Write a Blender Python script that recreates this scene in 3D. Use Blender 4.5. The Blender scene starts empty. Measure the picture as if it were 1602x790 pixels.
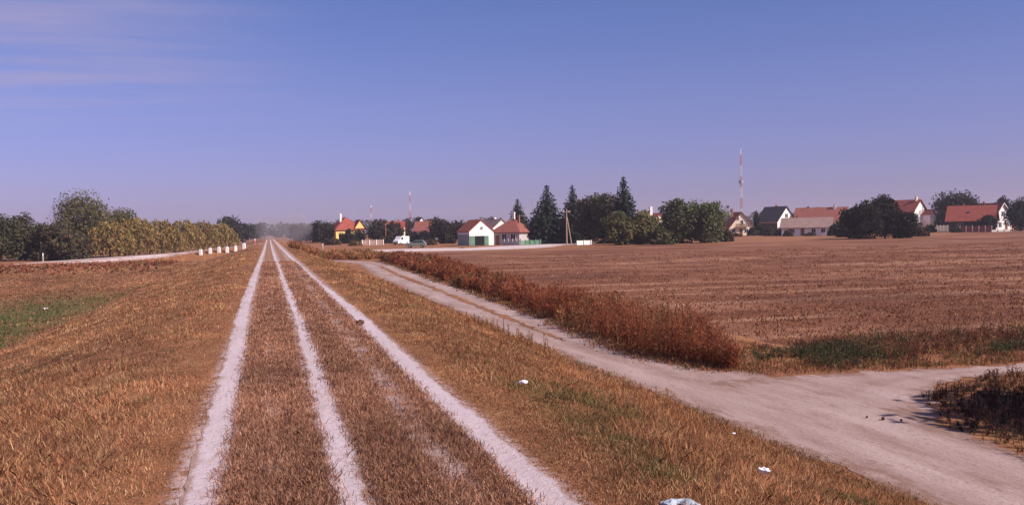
import bpy, math, random
import numpy as np
from mathutils import Matrix, Vector

rng = np.random.default_rng(7)
random.seed(7)
scn = bpy.context.scene
C = scn.collection
R = math.radians
F_PX, EYE = 1500.0, 1.7
YAW, PITCH, ROLL = R(14.23), R(1.386), R(1.1)

# ------------------------------------------------------------------ camera
cam = bpy.data.cameras.new('camera')
cam.sensor_width = 36.0
cam.lens = 36.0 * F_PX / 1602.0
cam.clip_start, cam.clip_end = 0.1, 12000
camo = bpy.data.objects.new('camera', cam)
C.objects.link(camo)
camo.matrix_world = (Matrix.Translation((0, 0, EYE)) @ Matrix.Rotation(-YAW, 4, 'Z')
                     @ Matrix.Rotation(math.pi / 2 - PITCH, 4, 'X') @ Matrix.Rotation(-ROLL, 4, 'Z'))
scn.camera = camo
FWD = np.array([math.sin(YAW), math.cos(YAW)])
RGT = np.array([math.cos(YAW), -math.sin(YAW)])

def spot(col, d):
    """map position at distance d along the look axis, in the direction of survey column col"""
    p = FWD * d + RGT * ((col - 801) / F_PX * d)
    return float(p[0]), float(p[1])

def face_turn(x, y, turn):
    """z rotation of a building whose front looks at the dike, turned by `turn` degrees towards +x"""
    return -math.atan2(x, y) + R(turn)

# ------------------------------------------------------------------ noise + terrain
_perm = rng.random((256, 256))
def vnoise(x, y):
    x = np.asarray(x, float); y = np.asarray(y, float)
    xi, yi = np.floor(x).astype(int), np.floor(y).astype(int)
    fx, fy = x - xi, y - yi
    fx, fy = fx * fx * (3 - 2 * fx), fy * fy * (3 - 2 * fy)
    g = lambda a, b: _perm[a & 255, b & 255]
    return ((g(xi, yi) * (1 - fx) + g(xi + 1, yi) * fx) * (1 - fy) + (g(xi, yi + 1) * (1 - fx) + g(xi + 1, yi + 1) * fx) * fy) - .5

def sstep(a, b, x):
    t = np.clip((np.asarray(x, float) - a) / (b - a), 0, 1)
    return t * t * (3 - 2 * t)

LEFT_Z, FIELD_Z = -2.2, -1.5
def height(x, y):
    x = np.asarray(x, float); y = np.asarray(y, float)
    lx = np.array([-4000, -9.8, -8.8, -2.6, -1.6, 2.4, 3.2, 6.3, 6.95, 4000.])
    lz = np.array([LEFT_Z, LEFT_Z, -2.05, -.16, 0, 0, -.12, -1.38, FIELD_Z, FIELD_Z])
    z = np.interp(x, lx, lz)
    # ramp road that climbs the left slope
    rz = np.interp(x, [-400, -39, -14, -2.5], [LEFT_Z, LEFT_Z, -1.05, -.02])
    yc = np.interp(x, [-400, -80, -39, -14, -2], [120, 152, 158, 158, 160])
    dy = np.maximum(np.abs(y - yc) - 4.5, 0)
    z = np.where(x < -1.5, np.maximum(z, rz - dy * .4), z)
    # rough ground away from the worn surfaces
    rough = sstep(-.9, -1.6, x) + sstep(2.1, 2.8, x) * sstep(7.0, 6.4, x)
    rough = rough * sstep(150, 60, y)
    z = z + rough * (.07 * vnoise(x * .9, y * .7) + .05 * vnoise(x * 2.3 + 9, y * 2.1))
    return z

# ------------------------------------------------------------------ materials
def new_mat(name, rough=.9):
    m = bpy.data.materials.new(name); m.use_nodes = True
    n = m.node_tree.nodes; b = n['Principled BSDF']
    b.inputs['Roughness'].default_value = rough
    b.inputs['Specular IOR Level'].default_value = .2
    return m, n, m.node_tree.links, b

def rgb(c): return (c[0], c[1], c[2], 1)

def noise_node(n, l, vec, scale, detail=4, rough=.55):
    t = n.new('ShaderNodeTexNoise'); t.inputs['Scale'].default_value = scale
    t.inputs['Detail'].default_value = detail; t.inputs['Roughness'].default_value = rough
    if vec is not None: l.new(vec, t.inputs['Vector'])
    return t.outputs['Fac']

def ramp_node(n, l, fac, stops):
    r = n.new('ShaderNodeValToRGB'); e = r.color_ramp.elements
    while len(e) < len(stops): e.new(.5)
    for k, (p, c) in enumerate(stops):
        e[k].position = p; e[k].color = rgb(c)
    l.new(fac, r.inputs['Fac']); return r.outputs['Color']

def mix_node(n, l, fac, a, b, mode='MIX'):
    m = n.new('ShaderNodeMix'); m.data_type = 'RGBA'; m.blend_type = mode
    for s, v in ((m.inputs[0], fac), (m.inputs[6], a), (m.inputs[7], b)):
        if isinstance(v, (int, float)): s.default_value = v
        elif isinstance(v, tuple): s.default_value = rgb(v)
        else: l.new(v, s)
    return m.outputs[2]

def math_node(n, l, op, a, b=None, c=None, clamp=False):
    m = n.new('ShaderNodeMath'); m.operation = op; m.use_clamp = clamp
    for s, v in zip(m.inputs, (a, b, c)):
        if v is None: continue
        if isinstance(v, (int, float)): s.default_value = v
        else: l.new(v, s)
    return m.outputs[0]

def pos_node(n, l, scale=(1, 1, 1), rotz=0):
    g = n.new('ShaderNodeNewGeometry'); m = n.new('ShaderNodeMapping')
    m.inputs['Scale'].default_value = scale; m.inputs['Rotation'].default_value = (0, 0, rotz)
    l.new(g.outputs['Position'], m.inputs['Vector']); return m.outputs['Vector']

def bump(n, l, b, h, dist, strength=.6):
    u = n.new('ShaderNodeBump'); u.inputs['Distance'].default_value = dist; u.inputs['Strength'].default_value = strength
    l.new(h, u.inputs['Height']); l.new(u.outputs['Normal'], b.inputs['Normal'])

def map_range(n, l, v, a, b, lo=0, hi=1):
    m = n.new('ShaderNodeMapRange'); m.interpolation_type = 'SMOOTHSTEP'
    l.new(v, m.inputs['Value'])
    for k, x in zip(('From Min', 'From Max', 'To Min', 'To Max'), (a, b, lo, hi)): m.inputs[k].default_value = x
    return m.outputs['Result']

def plain(name, col, var=.12, scale=3., rough=.85, metal=0.):
    m, n, l, b = new_mat(name, rough)
    p = pos_node(n, l)
    f = noise_node(n, l, p, scale)
    lo = tuple(c * (1 - var) for c in col); hi = tuple(min(1, c * (1 + var)) for c in col)
    l.new(ramp_node(n, l, f, [(.3, lo), (.7, hi)]), b.inputs['Base Color'])
    b.inputs['Metallic'].default_value = metal
    return m

def foliage(name, strength=1.0, trans=.25):
    """leaf material: colour comes from the per-leaf attribute"""
    m, n, l, b = new_mat(name, .75)
    a = n.new('ShaderNodeAttribute'); a.attribute_name = 'leaf_colour'
    l.new(a.outputs['Color'], b.inputs['Base Color'])
    if trans:
        t = n.new('ShaderNodeBsdfTranslucent'); l.new(a.outputs['Color'], t.inputs['Color'])
        x = n.new('ShaderNodeMixShader'); x.inputs[0].default_value = trans
        o = n['Material Output']
        l.new(b.outputs[0], x.inputs[1]); l.new(t.outputs[0], x.inputs[2]); l.new(x.outputs[0], o.inputs['Surface'])
    return m

def roof_mat(name, col, tile=.3):
    m, n, l, b = new_mat(name, .85)
    p = pos_node(n, l)
    f = noise_node(n, l, p, 1.3, 5)
    g = noise_node(n, l, p, 9, 3)
    c = ramp_node(n, l, f, [(.25, tuple(v * .72 for v in col)), (.75, tuple(v * 1.2 for v in col))])
    c = mix_node(n, l, math_node(n, l, 'MULTIPLY', g, .35), c, (.08, .06, .05))
    l.new(c, b.inputs['Base Color'])
    w = n.new('ShaderNodeTexWave'); w.bands_direction = 'Z'; w.inputs['Scale'].default_value = 1.6 / tile * .5
    w.inputs['Distortion'].default_value = .6; l.new(p, w.inputs['Vector'])
    bump(n, l, b, w.outputs['Fac'], .04)
    return m

# ground: dry grass, with greener toe strip and a redder band under the ramp road
m, n, l, b = new_mat('dry_turf', .95)
g = n.new('ShaderNodeNewGeometry'); sx = n.new('ShaderNodeSeparateXYZ'); l.new(g.outputs['Position'], sx.inputs[0])
pa = pos_node(n, l); pb = pos_node(n, l, (1, .3, 1))
f1 = noise_node(n, l, pb, .45, 5, .6); f2 = noise_node(n, l, pa, 7, 6, .7); f3 = noise_node(n, l, pb, 2.2, 5, .65)
c = ramp_node(n, l, f3, [(.28, (.16, .066, .03)), (.5, (.29, .125, .056)), (.72, (.40, .205, .098))])
c = mix_node(n, l, map_range(n, l, f1, .42, .62), c, ramp_node(n, l, f2, [(.3, (.15, .062, .03)), (.7, (.34, .15, .075))]))
# trampled, greyer turf on the crown between the wheel tracks
cr = math_node(n, l, 'MULTIPLY', map_range(n, l, sx.outputs[0], -.75, -.5), map_range(n, l, sx.outputs[0], 1.9, 1.6))
c = mix_node(n, l, math_node(n, l, 'MULTIPLY', cr, .8), c, ramp_node(n, l, f2, [(.3, (.19, .10, .058)), (.5, (.29, .155, .098)), (.75, (.42, .27, .195))]))
# pale scuffed fourth rut
wob = math_node(n, l, 'MULTIPLY_ADD', f1, .5, -.25)
rut = math_node(n, l, 'ABSOLUTE', math_node(n, l, 'SUBTRACT', math_node(n, l, 'ADD', sx.outputs[0], wob), 1.22))
rutm = math_node(n, l, 'MULTIPLY', map_range(n, l, rut, .2, .05), map_range(n, l, f3, .4, .58))
c = mix_node(n, l, math_node(n, l, 'MULTIPLY', rutm, .8), c, (.45, .34, .32))
rut2 = math_node(n, l, 'ABSOLUTE', math_node(n, l, 'SUBTRACT', math_node(n, l, 'ADD', sx.outputs[0], wob), .02))
rutm2 = math_node(n, l, 'MULTIPLY', map_range(n, l, rut2, .13, .03), map_range(n, l, f3, .48, .62))
c = mix_node(n, l, math_node(n, l, 'MULTIPLY', rutm2, .65), c, (.42, .31, .28))
for xc_ in (-.49, .5, 1.68):
    mg = math_node(n, l, 'ABSOLUTE', math_node(n, l, 'SUBTRACT', sx.outputs[0], xc_))
    mg = math_node(n, l, 'MULTIPLY', map_range(n, l, mg, .26, .13), map_range(n, l, f2, .42, .56))
    c = mix_node(n, l, math_node(n, l, 'MULTIPLY', mg, .75), c, (.54, .42, .42))
# green strip along the toe of the left slope
xw = math_node(n, l, 'MULTIPLY_ADD', f1, 4.0, sx.outputs[0])
gm = math_node(n, l, 'MULTIPLY', map_range(n, l, xw, -16.5, -12.2), map_range(n, l, xw, -6.0, -9.2))
gm = math_node(n, l, 'MULTIPLY', gm, map_range(n, l, sx.outputs[1], 84, 52))
gm = math_node(n, l, 'MULTIPLY', gm, map_range(n, l, f3, .3, .55, .3, .95))
c = mix_node(n, l, gm, c, ramp_node(n, l, f2, [(.3, (.045, .06, .016)), (.7, (.10, .115, .035))]))
l.new(c, b.inputs['Base Color'])
bump(n, l, b, f2, .06, .8)
M_TURF = m

def sand(name, lo, hi, stone, soil, ruts=0., edge=.55):
    m, n, l, b = new_mat(name, .95)
    p = pos_node(n, l); q = pos_node(n, l, (1, .16, 1))
    f1 = noise_node(n, l, q, 1.6, 6, .6); f2 = noise_node(n, l, p, 12, 6, .7); f3 = noise_node(n, l, p, .5, 3); f5 = noise_node(n, l, pos_node(n, l, (1, .3, 1)), 5, 5, .65)
    a = n.new('ShaderNodeAttribute'); a.attribute_name = 'across'
    ab = math_node(n, l, 'ABSOLUTE', a.outputs['Fac'])
    c = ramp_node(n, l, f1, [(.3, lo), (.65, hi)])
    c = mix_node(n, l, map_range(n, l, f2, .52, .70, 0, .6), c, stone)
    c = mix_node(n, l, map_range(n, l, f3, .5, .75, 0, .35), c, lo)
    c = mix_node(n, l, map_range(n, l, f5, .58, .72, 0, .5), c, stone)
    if ruts:
        r_ = math_node(n, l, 'ABSOLUTE', math_node(n, l, 'SUBTRACT', math_node(n, l, 'MULTIPLY_ADD', f3, .12, ab), .5))
        between = map_range(n, l, r_, .16, .34)
        c = mix_node(n, l, math_node(n, l, 'MULTIPLY', math_node(n, l, 'MULTIPLY', between, map_range(n, l, f5, .36, .6)), ruts), c, soil)
        tr = map_range(n, l, noise_node(n, l, pos_node(n, l, (9, .35, 1)), 1.3, 4, .6), .55, .66)
        c = mix_node(n, l, math_node(n, l, 'MULTIPLY', tr, ruts * .5), c, stone)
        vo = n.new('ShaderNodeTexVoronoi'); vo.inputs['Scale'].default_value = 9; l.new(p, vo.inputs['Vector'])
        peb = math_node(n, l, 'MULTIPLY', map_range(n, l, vo.outputs['Distance'], .16, .10), map_range(n, l, f5, .5, .62))
        c = mix_node(n, l, math_node(n, l, 'MULTIPLY', peb, .6), c, soil)
    # worn, soil-stained margins
    e_ = map_range(n, l, math_node(n, l, 'MULTIPLY_ADD', math_node(n, l, 'SUBTRACT', f5, .5), 1.5, ab), edge, 1.0)
    c = mix_node(n, l, math_node(n, l, 'MULTIPLY', e_, .8), c, soil)
    l.new(c, b.inputs['Base Color']); bump(n, l, b, math_node(n, l, 'MULTIPLY_ADD', f5, .7, f2), .03, .6)
    return m
M_TRACK = sand('pale_track_dust', (.47, .38, .385), (.60, .505, .53), (.36, .27, .26), (.29, .17, .12), 0, .6)
M_ROAD = sand('farm_road_dust', (.305, .205, .18), (.44, .325, .30), (.19, .115, .09), (.23, .135, .10), .4, .68)
M_YARD = sand('village_street_dust', (.50, .40, .38), (.66, .54, .53), (.42, .33, .30), (.30, .18, .125), 0, .8)

# field: worked stubble in rows
m, n, l, b = new_mat('stubble_soil', .95)
ROW = -(YAW + R(-6))
q = pos_node(n, l, (.035, .55, 1), -ROW * 0 + (YAW - R(8)))
q2 = pos_node(n, l, (.12, 1.6, 1), (YAW - R(8))); p = pos_node(n, l)
f1 = noise_node(n, l, q, 1., 5, .6); f2 = noise_node(n, l, q2, 1.2, 5, .65); f3 = noise_node(n, l, p, 4, 6, .75)
f4 = noise_node(n, l, p, .09, 3)
c = ramp_node(n, l, f2, [(.28, (.115, .042, .022)), (.5, (.20, .076, .038)), (.72, (.29, .128, .068))])
c = mix_node(n, l, map_range(n, l, f1, .53, .64, 0, .7), c, (.46, .27, .165))
c = mix_node(n, l, map_range(n, l, f1, .46, .36, 0, .5), c, (.13, .047, .026))
c = mix_node(n, l, map_range(n, l, f3, .5, .66, 0, .6), c, (.12, .047, .026))
c = mix_node(n, l, map_range(n, l, f4, .52, .64, 0, .5), c, (.42, .21, .13))
l.new(c, b.inputs['Base Color']); f6 = noise_node(n, l, pos_node(n, l, (.5, .8, 1)), .11, 3)
c = mix_node(n, l, map_range(n, l, f6, .5, .62, 0, .55), c, (.115, .045, .026))
l.new(c, b.inputs['Base Color']); bump(n, l, b, f3, .12, .9)
M_FIELD = m

M_LEAF = foliage('leaves'); M_NEEDLE = foliage('needles', trans=.08)
M_BLADE = foliage('dry_blades', trans=.3); M_WEED = foliage('weed_stalks', trans=.25)
M_BARK = plain('bark', (.09, .06, .045), .3, 6)
M_WHITE = plain('white_plaster', (.80, .77, .75), .05, 1.5)
M_CREAM = plain('cream_plaster', (.78, .68, .50), .06, 1.5)
M_YELLOW = plain('yellow_plaster', (.74, .54, .20), .08, 1.5)
M_GREY = plain('grey_and_shade_wall', (.46, .42, .43), .08, 1.5)  # on the hipped house this grey holds the wall's shade
M_SHADEWALL = plain('shade_dark_wall', (.075, .045, .04), .2, 2)  # dark colour standing in for walls in shade
M_BROWN = plain('brown_wood', (.20, .10, .065), .2, 4)
M_GREEN = plain('green_paint', (.13, .26, .17), .12, 3, .6)
M_GREYGREEN = plain('grey_green_shade_side', (.30, .36, .31), .1, 3)
M_REDROOF = roof_mat('red_roof_tiles', (.35, .08, .055))
M_ORANGE = roof_mat('orange_red_roof_tiles', (.41, .115, .065))
M_BROWNROOF = roof_mat('brown_red_roof_tiles', (.30, .10, .075))
M_PINKROOF = roof_mat('weathered_pink_grey_tiles', (.36, .235, .21))
M_DARKROOF = roof_mat('dark_slate_roof', (.05, .052, .062))
M_GLASS = plain('window_glass', (.03, .035, .045), .1, 2, .1)
M_BRICK = plain('brick', (.34, .14, .09), .2, 6)
M_CONC = plain('concrete', (.46, .44, .42), .12, 4)
M_POLE = plain('weathered_timber', (.36, .25, .18), .2, 5)
M_STEEL = plain('grey_steel', (.35, .35, .37), .08, 3, .5, .3)
M_MASTRED = plain('red_mast_paint', (.62, .16, .15), .06, 1)
M_MASTWHITE = plain('white_mast_paint', (.78, .76, .77), .05, 1)
M_REDFENCE = plain('red_brown_boards', (.30, .085, .06), .15, 4)
M_BLACK = plain('doorway_shade_black', (.012, .012, .013), .1, 2)
M_RUBBER = plain('tyre_rubber', (.02, .02, .022), .1, 5)
M_YELLOWPOST = plain('yellow_paint', (.62, .50, .16), .1, 5)
M_PAPER = plain('white_paper', (.82, .82, .84), .05, 20, .6)
M_BAG = plain('grey_plastic', (.36, .40, .45), .45, 14, .3)
M_CLOD = plain('brown_soil', (.10, .045, .03), .25, 30)
M_CARPAINT = plain('grey_green_car_paint', (.17, .20, .19), .04, 1, .3)
M_VANPAINT = plain('white_car_paint', (.80, .80, .82), .03, 1, .3)

# ------------------------------------------------------------------ mesh helpers
def tag(o, label=None, cat=None, group=None, kind=None):
    for k, v in (('label', label), ('category', cat), ('group', group), ('kind', kind)):
        if v: o[k] = v
    return o

def empty(name, loc, rz=0):
    o = bpy.data.objects.new(name, None); C.objects.link(o)
    o.location = loc; o.rotation_euler = (0, 0, rz); o.empty_display_size = .2
    return o

def np_obj(name, verts, faces, mats, parent=None, cols=None, mi=None, smooth=False):
    """verts (N,3); faces (M,k) array of equal-sized polygons; cols per-vertex (N,3)"""
    verts = np.asarray(verts, np.float32); faces = np.asarray(faces, np.int32)
    k = faces.shape[1]; me = bpy.data.meshes.new(name)
    me.vertices.add(len(verts)); me.vertices.foreach_set('co', verts.ravel())
    me.loops.add(faces.size); me.loops.foreach_set('vertex_index', faces.ravel())
    me.polygons.add(len(faces)); me.polygons.foreach_set('loop_start', np.arange(len(faces), dtype=np.int32) * k)
    me.polygons.foreach_set('loop_total', np.full(len(faces), k, np.int32))
    if smooth: me.polygons.foreach_set('use_smooth', np.ones(len(faces), bool))
    me.update(calc_edges=True)
    for q in (mats if isinstance(mats, (list, tuple)) else [mats]): me.materials.append(q)
    if mi is not None: me.polygons.foreach_set('material_index', np.asarray(mi, np.int32))
    if cols is not None:
        a = me.color_attributes.new('leaf_colour', 'FLOAT_COLOR', 'POINT')
        a.data.foreach_set('color', np.concatenate([cols, np.ones((len(cols), 1))], 1).astype(np.float32).ravel())
    o = bpy.data.objects.new(name, me); C.objects.link(o)
    if parent: o.parent = parent
    return o

class MB:
    """collects polygons for ONE mesh object"""
    def __init__(s): s.v = []; s.f = []; s.m = []
    def poly(s, pts, mi=0):
        k = len(s.v); s.v += [tuple(p) for p in pts]; s.f.append(tuple(range(k, k + len(pts)))); s.m.append(mi); return s
    def box(s, x0, x1, y0, y1, z0, z1, mi=0):
        k = len(s.v)
        s.v += [(x, y, z) for z in (z0, z1) for y in (y0, y1) for x in (x0, x1)]
        for q in ((0, 2, 3, 1), (4, 5, 7, 6), (0, 1, 5, 4), (2, 6, 7, 3), (0, 4, 6, 2), (1, 3, 7, 5)):
            s.f.append(tuple(k + i for i in q)); s.m.append(mi)
        return s
    def prism(s, prof, d0, d1, axis='x', mi=0):
        """profile of 2-D points extruded along an axis"""
        put = {'x': lambda a, b, d: (d, a, b), 'y': lambda a, b, d: (a, d, b), 'z': lambda a, b, d: (a, b, d)}[axis]
        k = len(s.v); n_ = len(prof)
        s.v += [put(a, b, d0) for a, b in prof] + [put(a, b, d1) for a, b in prof]
        s.f.append(tuple(k + i for i in range(n_))); s.f.append(tuple(k + n_ + i for i in reversed(range(n_)))); s.m += [mi, mi]
        for i in range(n_):
            j = (i + 1) % n_
            s.f.append((k + i, k + n_ + i, k + n_ + j, k + j)); s.m.append(mi)
        return s
    def tube(s, pts, radii, seg=6, mi=0, cap=True):
        pts = [Vector(p) for p in pts]; k = len(s.v)
        for i, p in enumerate(pts):
            d = (pts[min(i + 1, len(pts) - 1)] - pts[max(i - 1, 0)]).normalized()
            a = d.orthogonal().normalized() if abs(d.z) < .95 else Vector((1, 0, 0)); bb = d.cross(a).normalized(); a = bb.cross(d)
            r = radii[i] if isinstance(radii, (list, tuple)) else radii
            for j in range(seg):
                t = 2 * math.pi * j / seg; s.v.append(tuple(p + a * (r * math.cos(t)) + bb * (r * math.sin(t))))
        for i in range(len(pts) - 1):
            for j in range(seg):
                q = (j + 1) % seg
                s.f.append((k + i * seg + j, k + i * seg + q, k + (i + 1) * seg + q, k + (i + 1) * seg + j)); s.m.append(mi)
        if cap:
            s.f.append(tuple(k + j for j in reversed(range(seg)))); s.f.append(tuple(k + (len(pts) - 1) * seg + j for j in range(seg))); s.m += [mi, mi]
        return s
    def build(s, name, mats, parent=None, bevel=0, smooth=False):
        me = bpy.data.meshes.new(name); me.from_pydata(s.v, [], s.f)
        for q in (mats if isinstance(mats, (list, tuple)) else [mats]): me.materials.append(q)
        me.polygons.foreach_set('material_index', np.array(s.m, np.int32))
        if smooth: me.polygons.foreach_set('use_smooth', np.ones(len(s.f), bool))
        me.validate(); me.update()
        o = bpy.data.objects.new(name, me); C.objects.link(o)
        if parent: o.parent = parent
        if bevel:
            b_ = o.modifiers.new('bevel', 'BEVEL'); b_.width = bevel; b_.segments = 2
        return o

def grid_obj(name, xs, ys, zf, mat, off=0.):
    X, Y = np.meshgrid(xs, ys); Z = zf(X, Y) + off
    v = np.stack([X, Y, Z], -1).reshape(-1, 3); nx = len(xs)
    i = np.arange(len(ys) - 1)[:, None] * nx + np.arange(nx - 1)[None]
    f = np.stack([i, i + 1, i + nx + 1, i + nx], -1).reshape(-1, 4)
    return np_obj(name, v, f, mat, smooth=True)

# ------------------------------------------------------------------ ground and worn surfaces
def spread(a, b, s0, grow):
    o = [a]; s = s0
    while o[-1] < b: o.append(o[-1] + s); s *= grow
    o[-1] = b; return o
xs = np.array(sorted(set([round(-v, 3) for v in spread(12, 2600, .5, 1.12)] + list(np.round(np.arange(-12, 12, .3), 3)) + [round(v, 3) for v in spread(12, 2600, .5, 1.12)])))
ys = np.array([-40, -20, -8] + list(np.arange(-4, 40, .35)) + list(np.arange(40, 175, .7)) + spread(175, 2600, .9, 1.04))
tag(grid_obj('ground', xs, ys, height, M_TURF), 'dry brown grassy dike with greener strip at its left foot', 'ground', kind='structure')

def strip(name, pts, half, mat, off, seed, rag=.06, label=None, cat='track', step_near=.05, wvar=.12, nx=7):
    """ribbon following pts, draped on the ground, with a ragged worn edge"""
    pts = np.array(pts, float); seg = np.r_[0, np.cumsum(np.hypot(*np.diff(pts, axis=0).T))]
    ss = [0.]; 
    while ss[-1] < seg[-1]:
        yy = np.interp(ss[-1], seg, pts[:, 1]); ss.append(ss[-1] + max(step_near, abs(yy) * .012))
    ss[-1] = seg[-1]; ss = np.array(ss)
    cx, cy = np.interp(ss, seg, pts[:, 0]), np.interp(ss, seg, pts[:, 1])
    if len(pts) > 2:   # soften the corners
        for _ in range(12):
            cx[1:-1] = (cx[:-2] + cx[1:-1] * 2 + cx[2:]) / 4; cy[1:-1] = (cy[:-2] + cy[1:-1] * 2 + cy[2:]) / 4
    tx, ty = np.gradient(cx), np.gradient(cy); L = np.hypot(tx, ty); nx_, ny_ = ty / L, -tx / L
    hw = np.interp(ss, seg, half) if np.ndim(half) else np.full(len(ss), half)
    w = vnoise(ss * .5 + seed, ss * 0 + seed * 3.1) * 2 * wvar
    el = hw * (1 + w) + rag * 2 * (vnoise(ss * 6, ss * 0 + seed) + .5 * vnoise(ss * 1.7, ss * 0 + seed + 40) + .4 * vnoise(ss * 17, ss * 0 + seed + 5))
    er = hw * (1 + vnoise(ss * .6 + 70, ss * 0 + seed) * 2 * wvar) + rag * 2 * (vnoise(ss * 6, ss * 0 + seed + 11) + .5 * vnoise(ss * 1.7, ss * 0 + seed + 60) + .4 * vnoise(ss * 17, ss * 0 + seed + 25))
    t = np.linspace(-1, 1, nx)[None]
    o = np.where(t < 0, t * el[:, None], t * er[:, None])
    X = cx[:, None] + nx_[:, None] * o; Y = cy[:, None] + ny_[:, None] * o
    Z = height(X, Y) + off - (.02 * np.clip(1 - ss / 1.2, 0, 1)[:, None] if off == .010 else 0)
    v = np.stack([X, Y, Z], -1).reshape(-1, 3)
    i = np.arange(len(ss) - 1)[:, None] * nx + np.arange(nx - 1)[None]
    f = np.stack([i, i + 1, i + nx + 1, i + nx], -1).reshape(-1, 4)
    o_ = np_obj(name, v, f, mat, smooth=True)
    at_ = o_.data.attributes.new('across', 'FLOAT', 'POINT'); at_.data.foreach_set('value', np.repeat(t, len(ss), 0).astype(np.float32).ravel())
    return tag(o_, label, cat, kind='structure')

strip('wheel_track', [(-.43, 2), (-.45, 8), (-.47, 12), (-.58, 22), (-.58, 36), (-.46, 110), (-.5, 300)], .145, M_TRACK, .004, 3, .016, 'left pale wheel rut along the top of the dike')
strip('wheel_track', [(.45, 2), (.46, 6), (.52, 11.5), (.57, 21), (.46, 35), (.38, 110), (.4, 300)], .125, M_TRACK, .004, 17, .024, 'narrow pale wheel rut between the two outer ruts on the dike', wvar=.2)
strip('wheel_track', [(1.72, 2), (1.69, 6), (1.665, 11), (1.74, 20), (1.6, 34), (1.42, 110), (1.4, 300)], .145, M_TRACK, .004, 31, .018, 'right pale wheel rut along the dike, beside the grass slope')
strip('dirt_road', [(8.3, 1), (8.5, 10), (8.75, 16), (8.35, 19.5), (8.05, 23), (8.15, 29), (8.45, 38), (8.8, 50), (9.2, 70), (10.2, 92), (10.3, 100), (8.2, 108), (5, 117), (2.6, 128)],
      [1.3, 1.4, 1.7, 1.5, 1.1, 1.25, 1.4, 1.6, 1.7, 1.7, 1.5, 1.2, .9, .7], M_ROAD, .005, 50, .1, 'pale dirt road running along the foot of the dike below the grass slope', 'road', .2, .07, 15)
strip('dirt_road', [(8.8, 15.2), (10.6, 16.1), (12.2, 16.9), (15, 17.3), (26, 17.6), (60, 14)], [2.6, 1.9, 1.0, .45, .4, .4], M_ROAD, .010, 64, .16, 'short dirt turning that leaves the road towards the field edge', 'road', .2, .2, 15)
strip('ramp_road', [(-.7, 172), (-2.5, 163), (-6, 158.4), (-14, 156.6), (-39, 156.4), (-80, 150.2), (-200, 131)], [.8, 1.2, 2.2, 4.3, 4.8, 5.0, 5.0], M_YARD, .03, 71, .1, 'pale ramp road climbing the left side of the dike', 'road', .5, .05, 9)
# ruts pressed in the farm road are slightly darker soil bands
strip('village_street', [(13.5, 160), (24, 163), (31, 157), (38, 157.5), (48, 176), (60, 187), (75, 192)], [11, 14, 13, 9.5, 6, 5, 4], M_YARD, .02, 83, .5, 'pale unpaved village street in front of the white gabled shed', 'road', .5, .05, 9)

strip('grass_strip', [(8.1, 26), (8.2, 31), (8.78, 50), (9.15, 70), (10.05, 90)], [.04, .11, .15, .2, .16], M_TURF, .012, 91, .1, 'thin worn grass strip between the ruts of the dirt road', 'verge', .2, .4, 5)
# stubble field
fx = np.array([13.2] + list(np.arange(13.6, 40, .5)) + spread(40, 420, .6, 1.03))
tt = np.linspace(0, 1, 150) ** 1.8
near = 21.0 + .6 * vnoise(fx * .8, fx * 0) + .02 * (fx - 13)
far = np.interp(fx, [13, 22, 40, 60, 75, 117, 190, 330, 420], [128, 136, 140, 152, 154, 163, 222, 300, 330])
X = np.repeat(fx[None], 150, 0); Y = near[None] * (1 - tt[:, None]) + far[None] * tt[:, None]
X = X + np.where(np.arange(len(fx))[None] == 0, .5 * vnoise(Y * .9, Y * 0), 0)
v = np.stack([X, Y, height(X, Y) + .007], -1).reshape(-1, 3); k = len(fx)
i = np.arange(149)[:, None] * k + np.arange(k - 1)[None]
tag(np_obj('field', v, np.stack([i, i + 1, i + k + 1, i + k], -1).reshape(-1, 4), M_FIELD), 'wide brown stubble field worked in rows, with pale bands', 'field', kind='structure')

# ------------------------------------------------------------------ grass and weeds (uncountable)
def pick(cols, weights, n_):
    cols = np.array(cols); return cols[rng.choice(len(cols), n_, p=np.array(weights) / sum(weights))] * rng.uniform(.75, 1.25, (n_, 1))

STRAW, OCHRE, RUST, OLIVE, DARKB = (.47, .285, .15), (.355, .175, .085), (.29, .115, .06), (.19, .15, .06), (.14, .062, .035)

def blades(name, px, py, hmin, hmax, width, cols, lean, mat, label, cat, tuft=10, spread_=.06, z0=0., hscale=None):
    """tufts of single blades; px, py are tuft centres"""
    N = len(px) * tuft
    x = np.repeat(px, tuft) + rng.normal(0, spread_, N); y = np.repeat(py, tuft) + rng.normal(0, spread_, N)
    z = height(x, y) + z0
    th = rng.uniform(0, 2 * np.pi, N); ln = rng.uniform(.15, 1., N) * lean
    h = rng.uniform(hmin, hmax, N)
    if hscale is not None: h = h * np.repeat(hscale, tuft)
    w = width * np.maximum(1, np.hypot(x, y) / 9.) * rng.uniform(.7, 1.3, N)
    tp = rng.uniform(0, 2 * np.pi, N)
    base = np.stack([x, y, z], 1); s = np.stack([np.cos(tp), np.sin(tp), 0 * tp], 1) * w[:, None] * .5
    tip = base + np.stack([np.cos(th) * ln * h, np.sin(th) * ln * h, h * np.sqrt(np.maximum(.08, 1 - .6 * ln ** 2))], 1)
    mid = base * .45 + tip * .55; mid[:, 2] += h * .12
    v = np.stack([base - s, base + s, mid + s * .7, tip, mid - s * .7], 1).reshape(-1, 3)
    f = np.arange(N * 5).reshape(-1, 5)
    c = np.repeat(np.repeat(cols, tuft, 0) * rng.uniform(.8, 1.2, (N, 1)), 5, 0)
    return tag(np_obj(name, v, f, mat, cols=c), label, cat, kind='stuff')

def sample_y(n_, a, b, pw):
    u = rng.random(n_); q = 1 - pw
    return (a ** q + u * (b ** q - a ** q)) ** (1 / q)

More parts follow.
